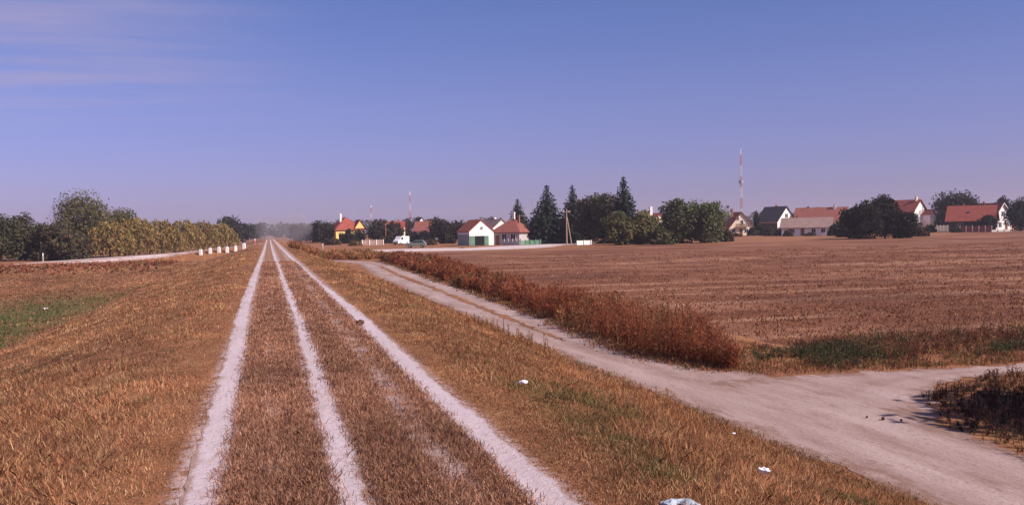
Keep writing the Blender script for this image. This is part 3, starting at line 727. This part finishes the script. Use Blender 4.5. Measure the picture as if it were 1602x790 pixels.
T('deciduous_tree', 'dark tree behind the long wide red roof', (.03, .028, .02), 1290, 335, 9.0, 9, VG, n_leaf=1500, leaf=.45, z0f=.04)
# bush just past the frame that shades the corner by the road
tree('deciduous_tree', 'tree beside the dirt turning whose shade falls on the road corner', (.04, .042, .022), None, 6.0, x=17.9, y=8.5, H=6.3, z0f=.06, n_leaf=6000, leaf=.24, n_clump=60)

# far wood on the horizon, one mass
P, K, SZ = [], [], []
for dist, n_, hh in ((900, 900, 11), (1250, 700, 15)):
    az = np.linspace(R(-22), R(50), n_) + rng.normal(0, .0006, n_)
    h_ = hh * (1 + .55 * vnoise(az * 60, az * 0 + dist) + .35 * vnoise(az * 230, az * 0 + 3))
    for a, hq in zip(az, h_):
        m_ = 10; rr = dist + rng.normal(0, 14, m_); aa = a + rng.normal(0, .0012, m_)
        zz = rng.random(m_) ** .7 * hq - 2
        P.append(np.stack([np.sin(aa) * rr, np.cos(aa) * rr, zz], 1)); K.append(np.full(m_, rng.uniform(.7, 1.25))); SZ.append(np.full(m_, 3.0))
p = np.concatenate(P); k_ = np.concatenate(K)
v = quads(p, np.tile([0, -1., .4], (len(p), 1)), np.concatenate(SZ), 1.2)
tag(np_obj('distant_woods', v, np.arange(len(v)).reshape(-1, 4), M_LEAF, cols=np.repeat(k_[:, None] * np.array([[.05, .05, .036]]), 4, 0)), 'low far woods along the horizon', 'woods', kind='stuff')

# ------------------------------------------------------------------ houses
def window(parent, face, u, z, w, h, W, L, arch=None):
    """window on a face of a house: frame with sub-part pane"""
    fr = MB(); t = .07
    def place(mb, a0, a1, z0, z1, d0, d1):
        if face == 'front': mb.box(a0, a1, -d1, -d0, z0, z1)
        elif face == 'left': mb.box(-W / 2 - d1, -W / 2 - d0, a0, a1, z0, z1)
        elif face == 'right': mb.box(W / 2 + d0, W / 2 + d1, a0, a1, z0, z1)
    place(fr, u - w / 2 - t, u + w / 2 + t, z - t, z, .003, .07); place(fr, u - w / 2 - t, u + w / 2 + t, z + h, z + h + t, .003, .06)
    place(fr, u - w / 2 - t, u - w / 2, z, z + h, .003, .06); place(fr, u + w / 2, u + w / 2 + t, z, z + h, .003, .06)
    place(fr, u - .025, u + .025, z, z + h, .025, .055)
    f = fr.build('window', M_WHITE, parent)
    pn = MB(); place(pn, u - w / 2, u + w / 2, z, z + h, .004, .02); pn.build('pane', M_GLASS, f)

def house(name, label, px, d, turn, W, L, eave, apex, wall, roof, group='village houses', over=.4, hip=0., wins=(), doors=(), chims=(), cat='house', gable=None, verge=None):
    x, y = spot(px, d); rz = face_turn(x, y, turn)
    o = tag(empty(name, (x, y, FIELD_Z), rz), label, cat, group)
    w = MB()
    if hip: w.box(-W / 2, W / 2, 0, L, -.1, eave)
    else: w.prism([(-W / 2, -.1), (W / 2, -.1), (W / 2, eave), (0, apex - .02), (-W / 2, eave)], 0, L, 'y')
    w.build('wall', wall, o)
    t = .16; sl = (apex - eave) / (W / 2); ex = W / 2 + over; ez = eave - over * sl
    r = MB()
    if hip:
        hl = min(hip, L / 2 - .05)
        A = [(-ex, -over, ez), (ex, -over, ez), (ex, L + over, ez), (-ex, L + over, ez)]; r0, r1 = (0, hl, apex + .12), (0, L - hl, apex + .12)
        r.poly([A[0], A[1], r0]).poly([A[2], A[3], r1]).poly([A[1], A[2], r1, r0]).poly([A[3], A[0], r0, r1]).poly([A[3], A[2], A[1], A[0]])
        r.box(-ex, ex, -over, L + over, ez - .14, ez - .003)
    else:
        for s in (-1, 1):
            prof = [(0, apex + .03), (s * ex, ez + .03), (s * ex, ez + t + .03), (0, apex + t + .03)]
            r.prism(prof, -over, L + over, 'y')
    ro = r.build('roof', roof, o)
    if verge and not hip:
        vb = MB()
        for s in (-1, 1): vb.prism([(0, apex - .12), (s * ex, ez - .12), (s * ex, ez + t + .06), (0, apex + t + .06)], -over - .06, -over - .004, 'y')
        vb.build('verge_board', verge, o)
    for cx, cy, top, s, cm in chims:
        c_ = MB(); zb = apex - abs(cx) * sl - .5
        c_.box(cx - s / 2, cx + s / 2, cy - s / 2, cy + s / 2, zb, top).box(cx - s / 2 - .06, cx + s / 2 + .06, cy - s / 2 - .06, cy + s / 2 + .06, top - .25, top - .1)
        c_.build('chimney', cm, ro)
    for q in wins: window(o, *q, W, L)
    for face, u, ww, h, dm in doors:
        db = MB()
        if face == 'front': db.box(u - ww / 2, u + ww / 2, -.05, -.003, 0, h)
        elif face == 'left': db.box(-W / 2 - .05, -W / 2 - .003, u - ww / 2, u + ww / 2, 0, h)
        else: db.box(W / 2 + .003, W / 2 + .05, u - ww / 2, u + ww / 2, 0, h)
        db.build('door', dm, o)
    return o

# yellow house by the dike
o = house('house', 'yellow house with a steep red hipped roof behind a dark bush', 549, 300, 22, 9.6, 9, 4.4, 7.9, M_YELLOW, M_REDROOF, hip=3.6, over=.5,
      wins=[('front', -3.2, 1.2, 1.1, 1.5), ('front', 3.1, 1.2, 1.1, 1.5), ('left', 3, 1.2, 1.1, 1.5)], doors=[('front', 0, 1.1, 2.1, M_BROWN)], chims=[(-1.9, 3.4, 9.1, .6, M_WHITE)])
g = MB().prism([(1.3, 4.4), (4.7, 4.4), (3.0, 6.9)], -.6, 2.4, 'y').build('dormer', M_YELLOW, o)
MB().prism([(3.0, 6.95), (5.0, 4.2), (5.0, 4.38), (3.0, 7.13)], -.9, 2.5, 'y').prism([(3.0, 6.95), (1.0, 4.2), (1.0, 4.38), (3.0, 7.13)], -.9, 2.5, 'y').build('dormer_roof', M_REDROOF, g)
house('house', 'small far house with a long red roof showing over the hedge', 633, 335, 84, 7, 7.5, 3.6, 6.6, M_CREAM, M_REDROOF, wins=[('left', 2, 1.2, 1.1, 1.2), ('left', 5, 1.2, 1.1, 1.2)], chims=[(0, 2, 7.4, .5, M_BRICK)])
house('house', 'far house with a bright white gable above the bushes', 661, 345, 14, 4.4, 8, 4.6, 8.0, M_WHITE, M_DARKROOF, over=.2, wins=[('front', 0, 3.4, .8, 1.0)], chims=[(0, 5, 8.7, .5, M_BRICK)])
house('house', 'far house with a dull red roof half hidden by trees left of the shed', 692, 296, 80, 7, 8, 3.2, 6.0, M_GREY, M_BROWNROOF, wins=[('left', 2, 1.1, 1.1, 1.2), ('left', 6, 1.1, 1.1, 1.2)], chims=[(0, 5, 6.8, .5, M_BRICK)])
# white gabled shed
o = house('shed', 'white gabled shed with red roof and green doors at a doorway painted dark for shade', 754, 197, 24, 5.5, 6.2, 2.9, 5.15, M_WHITE, M_ORANGE, over=.22, cat='shed')
MB().box(-1.55, .55, -.02, -.004, 0, 1.95).build('doorway', M_BLACK, o)  # flat black panel paints the darkness inside the open doorway
for nm_, a0, a1, yy in (('door', -2.65, -1.6, -.09), ('door', .6, 1.55, -.09)):
    q = MB()
    for i_ in range(4):
        s0 = a0 + (a1 - a0) * i_ / 4; q.box(s0, s0 + (a1 - a0) / 4 - .015, yy, -.01, .02, 1.95)
    q.box(a0, a1, yy - .03, yy, .3, .42).box(a0, a1, yy - .03, yy, 1.5, 1.62).build(nm_, M_GREEN, o)
q = MB()
for i_ in range(15): q.box(-2.81, -2.76, .1 + i_ * .4, .47 + i_ * .4, .05, 2.3)
q.build('side_shade_boards', M_GREYGREEN, o)  # grey-green tone puts the left wall's shade into the boards
window(o, 'front', 0, 3.3, .5, .5, 5.5, 6.2)
house('house', 'narrow white house squeezed between the shed and the brown hipped house', 786, 226, 28, 5.6, 7, 3.2, 5.5, M_WHITE, M_PINKROOF, over=.25, wins=[('front', -1, 1.1, .9, 1.2), ('front', 1.2, 1.1, .9, 1.2)], chims=[(.3, 4, 6.1, .45, M_WHITE)])
house('house', 'house with shade grey walls, a brown red hipped roof and tall pale chimneys', 824, 200, 66, 7.2, 6.2, 2.9, 5.3, M_GREY, M_BROWNROOF, hip=2.8, over=.45,  # wall grey takes in the shade on the near side
      wins=[('left', 1.4, 1.0, 1.0, 1.2), ('left', 3.4, 1.0, 1.0, 1.2), ('front', 1.5, 1.0, .9, 1.2)], doors=[('left', 5.0, .9, 2.0, M_BROWN)], chims=[(.2, 2.9, 6.8, .42, M_WHITE), (-.4, 1.5, 6.1, .4, M_BRICK)])
house('house', 'small white house glimpsed behind the utility pole between two spruces', 879, 232, 5, 5, 6, 2.9, 4.6, M_WHITE, M_BROWNROOF, wins=[('front', -.8, 1.0, .9, 1.2), ('front', .9, 1.0, .9, 1.2)], chims=[(0, 3, 5.2, .4, M_BRICK)])
house('house', 'cream house with orange roof and white chimney glimpsed between the olive trees', 1034, 212, 24, 8, 9, 2.9, 6.0, M_CREAM, M_ORANGE, wins=[('front', -2, 1.1, 1, 1.3), ('front', 2, 1.1, 1, 1.3)], doors=[('front', 0, 1, 2.1, M_BROWN)], chims=[(-1.4, 2, 7.6, .6, M_WHITE)])
# cream house with balcony
o = house('house', 'cream house with a steep orange red gable roof and brown balcony', 1161, 292, 16, 7.8, 9, 2.2, 7.0, M_CREAM, M_ORANGE, over=.45,
      wins=[('front', -1.2, 4.6, .7, 1.0), ('front', .1, 3.0, .8, 1.6), ('front', 1.4, .8, 1.1, 1.2), ('front', -2.5, .8, 1.0, 1.2)], doors=[('front', -.2, 1.0, 2.0, M_BROWN)], chims=[(-1.8, 4, 8.2, .6, M_BRICK)])
q = MB().box(-2.2, 1.7, -1.0, -.06, 2.45, 2.6)
q.box(-2.2, 1.7, -1.0, -.95, 3.4, 3.5)
for i_ in range(14): q.box(-2.15 + i_ * .29, -1.95 + i_ * .29, -.99, -.96, 2.6, 3.4)
q.build('balcony', M_BROWN, o)
house('house', 'house with a dark slate roof and white gable turned away', 1231, 300, 48, 8, 8.6, 4.2, 8.6, M_WHITE, M_DARKROOF, over=.4, wins=[('front', 0, 5.2, 1.2, 1.2), ('front', -2, 1, 1.2, 1.4), ('left', 2, 1, 1.2, 1.3), ('left', 5.5, 1, 1.2, 1.3)], doors=[('left', 4, 1, 2.1, M_BROWN)], chims=[(.6, 4.5, 9.3, .55, M_BRICK)])
MB().box(-4.07, -4.003, .05, 8.55, -.05, 3.6).build('shade_panel', M_SHADEWALL, bpy.data.objects[[q.name for q in bpy.data.objects if q.get('label', '').startswith('house with a dark slate')][0]])  # dark panel standing in for shade on the white left wall
house('house', 'long house with a wide red roof behind the low white house', 1326, 296, 86, 9.5, 15, 4.2, 8.0, M_CREAM, M_BROWNROOF, over=.4, wins=[('left', 2, 1, 1.2, 1.3), ('left', 5.5, 1, 1.2, 1.3), ('left', 9, 1, 1.2, 1.3)], doors=[('left', 12, 1, 2.1, M_BROWN)], chims=[(-.6, 3.6, 9.0, .7, M_WHITE), (0, 11.5, 8.6, .5, M_BRICK)])
house('house', 'low white house with a weathered pink grey roof facing the field', 1302, 252, 84, 7, 12.4, 2.3, 4.6, M_WHITE, M_PINKROOF, over=.5,
      wins=[('left', 1.8, .8, 1.0, 1.0), ('left', 4.2, .8, 1.0, 1.0), ('left', 9.6, .8, 1.0, 1.0)], doors=[('left', 7, .95, 1.95, M_BROWN)], chims=[(.8, 9, 5.3, .45, M_BRICK)])
# two storey house behind the dark clump
o = house('house', 'two storey white house with red roofs right of the big dark trees', 1440, 300, 62, 9, 13, 6.0, 9.9, M_WHITE, M_REDROOF, over=.5,
      wins=[('front', -2, 1, 1.3, 1.4), ('front', 2, 1, 1.3, 1.4), ('front', -2, 3.8, 1.3, 1.4), ('left', 2, 3.8, 1.2, 1.3), ('left', 2, 1, 1.2, 1.3), ('left', 6, 3.8, 1.2, 1.3)], doors=[('front', 0, 1, 2.1, M_BROWN)], chims=[(-.4, 1.0, 10.9, .6, M_CREAM), (-2.6, 8.8, 10.2, .8, M_CREAM)])
MB().prism([(1.2, 3.0), (4.6, 3.0), (4.6, 5.4), (2.9, 6.6), (1.2, 5.4)], -2.6, -.05, 'y').build('porch', M_WHITE, o)
MB().prism([(2.9, 6.7), (5.0, 5.2), (5.0, 5.4), (2.9, 6.9)], -2.9, -.05, 'y').prism([(2.9, 6.7), (.8, 5.2), (.8, 5.4), (2.9, 6.9)], -2.9, -.05, 'y').build('porch_roof', M_REDROOF, o)
MB().box(1.2, 4.6, -2.6, -.05, -.1, 2.997).build('porch_base', M_CREAM, o)
# house with porch and skylight
o = house('house', 'house with a broad red roof, one skylight and a front darkened for porch shade', 1556, 266, 84, 8.4, 11, 3.6, 7.2, M_SHADEWALL, M_REDROOF, over=.9,  # dark wall colour carries the shade under the porch
      wins=[('left', 2, 1, 1.2, 1.3), ('left', 8, 1, 1.2, 1.3)], doors=[('left', 5, 1, 2.1, M_BROWN)], chims=[(1.5, 8, 8.0, .5, M_BRICK)])
MB().box(-2.55, -1.95, 5.6, 6.3, 5.35, 5.75).build('skylight', M_STEEL, o)
for yy in (.3, 3.8, 7.2, 10.7): MB().box(-4.95, -4.8, yy - .08, yy + .08, -.1, 3.2).build('porch_post', M_BROWN, o)
o = house('house', 'house with a high red roof and a white gable edged in pale boards', 1570, 290, 46, 6.4, 12, 4.2, 8.2, M_WHITE, M_REDROOF, over=.5, verge=M_WHITE, wins=[('front', 0, 4.4, 1.3, 1.3), ('front', -1.2, 1, 1.1, 1.4)], doors=[('front', 1.2, 1, 2.1, M_BROWN)], chims=[(.8, 8, 9.0, .5, M_BRICK)])

# ------------------------------------------------------------------ fences and walls
def fence(name, label, px0, d0, px1, d1, h, post_m, board_m, n_post, boards='vertical', cat='fence', gap=.03, group=None):
    a = np.array(spot(px0, d0)); b_ = np.array(spot(px1, d1)); L = float(np.hypot(*(b_ - a)))
    o = tag(empty(name, (a[0], a[1], FIELD_Z), math.atan2(b_[1] - a[1], b_[0] - a[0])), label, cat, group)
    for i_ in range(n_post):
        u = L * i_ / (n_post - 1); MB().box(u - .08, u + .08, -.08, .08, -.1, h + .08).build('post', post_m, o)
    q = MB()
    if boards == 'vertical':
        k_ = int(L / .16)
        for i_ in range(k_): q.box(i_ * .16, i_ * .16 + .16 - gap, .083, .108, .08, h - .06 + .03 * (i_ % 2))
        q.box(0, L, .11, .15, .3, .4).box(0, L, .11, .15, h - .4, h - .3)
    else:
        q.box(0, L, .083, .2, -.1, h)
    q.build('panel', board_m, o)
    return o
fence('picket_fence', 'grey picket fence before the brown hipped house', 789, 190, 815, 188, 1.25, M_CONC, M_GREY, 5, gap=.07)
fence('picket_fence', 'green picket fence at the foot of the broad single spruce', 815, 188, 846, 190, 1.0, M_GREEN, M_GREEN, 5, gap=.05)
fence('garden_wall', 'low pinkish white garden wall right of the dark bush', 567, 232, 600, 236, 1.25, M_WHITE, M_PINKROOF, 4, 'wall', 'wall')
fence('garden_wall', 'low white wall under the dark trees by the utility pole', 903, 180, 925, 182, .8, M_WHITE, M_WHITE, 3, 'wall', 'wall')
fence('board_fence', 'red board fence with white posts in front of the house with the shade darkened front', 1502, 256, 1552, 252, 1.7, M_WHITE, M_REDFENCE, 6)
fence('board_fence', 'cream and brown fence left of the house with the shade darkened front', 1466, 282, 1494, 276, 1.9, M_WHITE, M_CREAM, 6, gap=.06)
fence('garden_wall', 'low pale wall in front of the white gable with pale verge', 1552, 256, 1582, 258, .55, M_CONC, M_CONC, 4, 'wall', 'wall')

# ------------------------------------------------------------------ masts, poles, bollards, posts
def mast(label, px, d, H, w0, w1, bands, dish=True):
    x, y = spot(px, d); o = tag(empty('radio_mast', (x, y, FIELD_Z)), label, 'mast', 'red and white masts beyond the village')
    for i_ in range(bands):
        q = MB(); z0, z1 = H * i_ / bands, H * (i_ + 1) / bands
        wa, wb = w0 + (w1 - w0) * i_ / bands, w0 + (w1 - w0) * (i_ + 1) / bands
        ps = [[(math.cos(a) * w_ / 2, math.sin(a) * w_ / 2, z_) for a in (R(45), R(135), R(225), R(315))] for w_, z_ in ((wa, z0), (wb, z1))]
        r = max(.06, w0 * .04)
        for k_ in range(4):
            j_ = (k_ + 1) % 4
            q.tube([ps[0][k_], ps[1][k_]], r, 4)
            mid = 3
            for s_ in range(mid):
                la = Vector(ps[0][k_]).lerp(Vector(ps[1][k_]), s_ / mid); lb_ = Vector(ps[0][j_]).lerp(Vector(ps[1][j_]), (s_ + 1) / mid)
                q.tube([la, lb_], r * .6, 3)
        q.build('lattice_section', M_MASTRED if i_ % 2 == 0 else M_MASTWHITE, o)
    if dish:
        MB().tube([(0, 0, H * .62), (0, 0, H * .66)], w0 * .75, 10).build('platform', M_STEEL, o)
    MB().tube([(0, 0, H), (0, 0, H * 1.08)], w1 * .3, 5).build('antenna', M_MASTWHITE, o)
    return o
mast('tall red and white lattice mast behind the cream gabled house', 1161, 560, 44, 1.8, .9, 7)
mast('far red and white mast left of the bright white gable', 643, 900, 37, 2.6, 1.6, 5, False)
mast('short far red and white mast beside the yellow house', 582, 900, 26, 2.4, 1.5, 5, False)

x, y = spot(887, 184)
o = tag(empty('utility_pole', (x, y, FIELD_Z), -YAW), 'timber utility pole with a slanting brace standing by the broad spruce', 'pole')
MB().tube([(0, 0, -.1), (0, 0, 3.5), (.05, 0, 6.9)], [.15, .13, .1], 8).build('pole', M_POLE, o)
MB().tube([(.95, .3, -.1), (.12, .05, 5.3)], [.13, .1], 8).build('brace', M_POLE, o)
MB().box(-.75, .8, -.17, -.105, 6.2, 6.32).build('crossarm', M_POLE, o)
for u in (-.6, 0.35, .65): MB().tube([(u, -.135, 6.325), (u, -.135, 6.5)], .05, 6).build('insulator', M_WHITE, o)
x, y = spot(834, 209)
o = tag(empty('antenna_pole', (x, y, FIELD_Z)), 'thin tall antenna pole beside the broad single spruce', 'pole')
MB().tube([(0, 0, -.1), (0, 0, 9.8)], [.05, .03], 6).build('pole', M_STEEL, o)
q = MB().box(-.5, .5, -.012, .012, 9.5, 9.53)
for i_ in range(6): q.box(-.45 + i_ * .17, -.43 + i_ * .17, -.3, .3, 9.532, 9.55)
q.build('aerial', M_STEEL, o)
x, y = spot(604, 270)
o = tag(empty('pole', (x, y, FIELD_Z)), 'pinkish pole standing among the trees right of the yellow house', 'pole')
MB().tube([(0, 0, -.1), (0, 0, 5.6)], [.14, .1], 7).build('shaft', M_BRICK, o); MB().box(-.5, .5, -.05, .05, 5.2, 5.3).build('crossarm', M_POLE, o)

BOL = ['nearest white stone bollard, at the low end of the row', 'second white stone bollard counted from the low end of the row', 'third white stone bollard counted from the low end of the row',
       'fourth white stone bollard, third from the dike top', 'fifth white stone bollard, next to last before the dike top', 'last white stone bollard, closest to the dike top']
bol0 = None
for k_, px_ in enumerate((314, 329, 342.5, 355.5, 369, 382)):
    x, y = spot(px_, (145.5, 146.2, 146.7, 146.9, 147, 141)[k_])
    z = float(height(x, y)) - .06
    if bol0 is None:
        q = MB(); s = .21
        prof = [(-s * 1.1, 0), (s * 1.1, 0), (s, .80), (s * .72, .94), (-s * .72, .94), (-s, .80)]
        q.prism(prof, -.17, .17, 'y'); bol0 = q.build('bollard', M_WHITE, None, .03); o = bol0
    else:
        o = bol0.copy(); C.objects.link(o)
    o.location = (x, y, z); o.rotation_euler = (0, 0, -.2 + float(rng.normal(0, .12))); o.scale = (1, 1, float(rng.uniform(.93, 1.05)))
    tag(o, BOL[k_], 'bollard', 'white bollards along the ramp road')

def marker(label, x, y, h, mcol, tip):
    o = tag(empty('marker_post', (x, y, float(height(x, y)) - .03)), label, 'post', 'small marker posts')
    MB().tube([(0, 0, 0), (0, 0, h * .7)], .09, 7).build('shaft', mcol, o); MB().tube([(0, 0, h * .7 + .002), (0, 0, h), (0, 0, h + .05)], [.1, .1, .04], 7).build('cap', tip, o)
marker('grey white marker post before the dark bush, beyond the ramp road', *spot(67, 160), 1.4, M_CONC, M_WHITE)
marker('yellow marker post on the slope right of the dike top', *spot(517, 117), .75, M_YELLOWPOST, M_YELLOWPOST)
marker('pale marker post farther on at the right edge of the dike', *spot(505, 190), 1.0, M_CONC, M_WHITE)
marker('red and white marker post left of the vanishing track', *spot(399, 170), 1.0, M_MASTRED, M_WHITE)

# ------------------------------------------------------------------ vehicles
def car(name, label, cat, x, y, rz, L, Wd, H, paint, profile, glass):
    o = tag(empty(name, (x, y, FIELD_Z + .03), rz), label, cat)
    MB().prism(profile, -Wd / 2, Wd / 2, 'y').build('body', paint, o, .05)
    for gp in glass:
        for s in (-1, 1):
            y0 = s * (Wd / 2 + .004); y1 = s * (Wd / 2 + .02)
            MB().prism(gp, min(y0, y1), max(y0, y1), 'y').build('side_window', M_GLASS, o)
    for fx_ in (.19, .8):
        for s in (-1, 1):
            yy = s * (Wd / 2 - .09); q = MB().tube([(L * fx_, yy - .11, .31), (L * fx_, yy + .11, .31)], .31, 14)
            w_ = q.build('wheel', M_RUBBER, o); MB().tube([(L * fx_, yy - .122, .31), (L * fx_, yy + .122, .31)], .17, 10).build('rim', M_STEEL, w_)
    for s in (-1, 1):
        MB().box(-.03, -.004, s * (Wd / 2 - .3) - .16, s * (Wd / 2 - .3) + .16, .62, .78).build('headlight', M_WHITE, o)
        MB().box(L + .004, L + .03, s * (Wd / 2 - .25) - .12, s * (Wd / 2 - .25) + .12, .68, .9).build('tail_light', M_MASTRED, o)
    MB().box(-.09, -.032, -Wd / 2 + .05, Wd / 2 - .05, .3, .5).build('bumper', M_RUBBER, o)
    return o
prof = [(0, .3), (3.8, .3), (3.8, .85), (3.7, .95), (3.25, 1.4), (1.75, 1.42), (1.05, .95), (.1, .78), (0, .6)]
x, y = spot(636, 184)
car('parked_car', 'grey green hatchback parked at the edge of the pale street', 'car', x, y, -.3, 3.8, 1.6, 1.42, M_CARPAINT, prof, [[(1.2, .97), (2.2, .97), (2.2, 1.33), (1.78, 1.33)], [(2.28, .97), (3.5, .97), (3.2, 1.32), (2.28, 1.33)]])
x, y = spot(619, 228)
prof = [(0, .3), (4.2, .3), (4.2, 1.9), (4.1, 2.0), (1.3, 2.0), (.75, 1.2), (.1, 1.02), (0, .7)]
car('van', 'small white van parked behind the grey green car', 'van', x, y, .75, 4.2, 1.7, 2.0, M_VANPAINT, prof, [[(.95, 1.2), (1.9, 1.2), (1.9, 1.8), (1.35, 1.8)]])

# ------------------------------------------------------------------ litter, clods
def crumple(name, label, cat, x, y, s, mat, flat=.45, seed=0, z=.03, group=None):
    r_ = np.random.default_rng(seed); import bmesh
    bm = bmesh.new(); bmesh.ops.create_icosphere(bm, subdivisions=3, radius=1)
    for v_ in bm.verts:
        k1 = vnoise(v_.co.x * 2.2 + seed, v_.co.y * 2.2 + v_.co.z * 1.7); k2 = vnoise(v_.co.x * 5 + seed, v_.co.z * 5 + v_.co.y * 3)
        v_.co *= float(1 + .9 * k1 + .45 * k2); v_.co.z *= flat
    me = bpy.data.meshes.new(name); bm.to_mesh(me); bm.free(); me.materials.append(mat)
    o = bpy.data.objects.new(name, me); C.objects.link(o); o.location = (x, y, float(height(x, y)) + z); o.scale = s; o.rotation_euler = (0, 0, seed)
    return tag(o, label, cat, group)
crumple('crumpled_paper', 'white scrap of paper in the grass right of the right wheel rut', 'litter', 2.66, 10.08, (.042, .035, .04), M_PAPER, seed=3, z=.07)
crumple('crumpled_paper', 'larger white scrap of paper low on the grass slope', 'litter', 3.54, 6.43, (.05, .04, .05), M_PAPER, seed=5, z=.11)
crumple('crumpled_paper', 'tiny white speck of paper in the grass near the dirt road', 'litter', 6.4, 12.5, (.03, .03, .03), M_PAPER, seed=8, z=.14)
crumple('crumpled_paper', 'white scrap lying on the green strip left of the dike', 'litter', -11.9, 57, (.12, .12, .12), M_PAPER, seed=6, z=.05)
crumple('plastic_bag', 'crumpled grey plastic bag in the grass at the bottom', 'litter', 2.36, 5.33, (.085, .055, .055), M_BAG, .5, 9, .04)
crumple('clod', 'dark brown clod lying on the right wheel rut', 'clod', 1.58, 17.7, (.085, .07, .07), M_CLOD, .7, 11, .04)
for k_, (cx, cy, s) in enumerate([(9.56, 13.5, .035), (9.4, 13.7, .02), (9.75, 13.3, .022)]):
    crumple('clod', ['largest of three dark clods on the wide part of the dirt road', 'small dark clod beside the largest, nearer the dike', 'small dark clod beside the largest, farther from the dike'][k_], 'clod', cx, cy, (s, s * .8, s), M_CLOD, .8, 20 + k_, .03, 'clods on the dirt road')

# ------------------------------------------------------------------ air, dust
def volume_mat(name, col, dens, noise=False):
    m = bpy.data.materials.new(name); m.use_nodes = True; n = m.node_tree.nodes; l = m.node_tree.links
    n.remove(n['Principled BSDF']); v_ = n.new('ShaderNodeVolumePrincipled'); v_.inputs['Color'].default_value = rgb(col); v_.inputs['Density'].default_value = dens
    v_.inputs['Anisotropy'].default_value = .1
    l.new(v_.outputs[0], n['Material Output'].inputs['Volume']); return m
MB().box(-2700, 2700, -60, 2700, -4, 52).build('haze', volume_mat('pale_air', (.86, .80, .95), .00022))
tag(bpy.data.objects['haze'], 'thin violet haze over the whole plain', 'haze', kind='stuff')

crumple('dust_cloud', 'pale dust cloud hanging over the far end of the dike track', 'dust', *spot(449, 300), (4.2, 9, 5.2), volume_mat('dust', (.86, .74, .74), .07), 1, 33, 3.2)['kind'] = 'stuff'

# ------------------------------------------------------------------ sky, sun
SUN_EL, SUN_AZ = R(36), YAW + R(116)      # azimuth measured clockwise from +y
w = bpy.data.worlds.new('World'); scn.world = w; w.use_nodes = True
n, l = w.node_tree.nodes, w.node_tree.links
bg = n['Background']; sky = n.new('ShaderNodeTexSky'); sky.sky_type = 'NISHITA'; sky.sun_disc = False
sky.sun_elevation = SUN_EL; sky.sun_rotation = SUN_AZ; sky.air_density = 1.0; sky.dust_density = .6; sky.ozone_density = 2.5
tc = n.new('ShaderNodeTexCoord'); sep = n.new('ShaderNodeSeparateXYZ'); l.new(tc.outputs['Generated'], sep.inputs[0])
tint = ramp_node(n, l, map_range(n, l, sep.outputs[2], 0, .35), [(0, (.76, .62, 1.26)), (.3, (.84, .71, 1.24)), (.7, (.76, .74, 1.24)), (1, (.62, .74, 1.24))])
c = mix_node(n, l, 1.0, sky.outputs[0], tint, 'MULTIPLY')
# thin cirrus high on the left
div = n.new('ShaderNodeVectorMath'); div.operation = 'DIVIDE'; l.new(tc.outputs['Generated'], div.inputs[0])
zz = n.new('ShaderNodeCombineXYZ'); zmax = math_node(n, l, 'MAXIMUM', sep.outputs[2], .03)
for k_ in range(3): l.new(zmax, zz.inputs[k_])
l.new(zz.outputs[0], div.inputs[1])
mp = n.new('ShaderNodeMapping'); mp.inputs['Scale'].default_value = (.4, 1.15, 1); mp.inputs['Rotation'].default_value = (0, 0, R(-6)); mp.inputs['Location'].default_value = (3.1, 1.7, 0); l.new(div.outputs[0], mp.inputs['Vector'])
f = noise_node(n, l, mp.outputs[0], 1.3, 7, .55)
lft = map_range(n, l, math_node(n, l, 'MULTIPLY_ADD', sep.outputs[0], 1., math_node(n, l, 'MULTIPLY', sep.outputs[1], .12)), .22, -.12)
cm = math_node(n, l, 'MULTIPLY', map_range(n, l, f, .34, .72, 0, .55), lft)
cm = math_node(n, l, 'MULTIPLY', cm, map_range(n, l, sep.outputs[2], .09, .15))
c = mix_node(n, l, cm, c, (5.6, 4.6, 6.6))
l.new(c, bg.inputs['Color']); bg.inputs['Strength'].default_value = .061
sd = bpy.data.lights.new('sun', 'SUN'); sd.energy = 4.8; sd.angle = R(.53); sd.color = (1, .855, .75)
so = bpy.data.objects.new('sun', sd); C.objects.link(so)
dv = Vector((math.sin(SUN_AZ) * math.cos(SUN_EL), math.cos(SUN_AZ) * math.cos(SUN_EL), math.sin(SUN_EL)))
so.rotation_euler = dv.to_track_quat('Z', 'Y').to_euler()

scn.view_settings.view_transform = 'Standard'; scn.view_settings.look = 'None'
scn.view_settings.exposure = 0.48; scn.view_settings.gamma = 1.0
scn.cycles.max_bounces = 6; scn.cycles.volume_bounces = 0; scn.cycles.transparent_max_bounces = 4
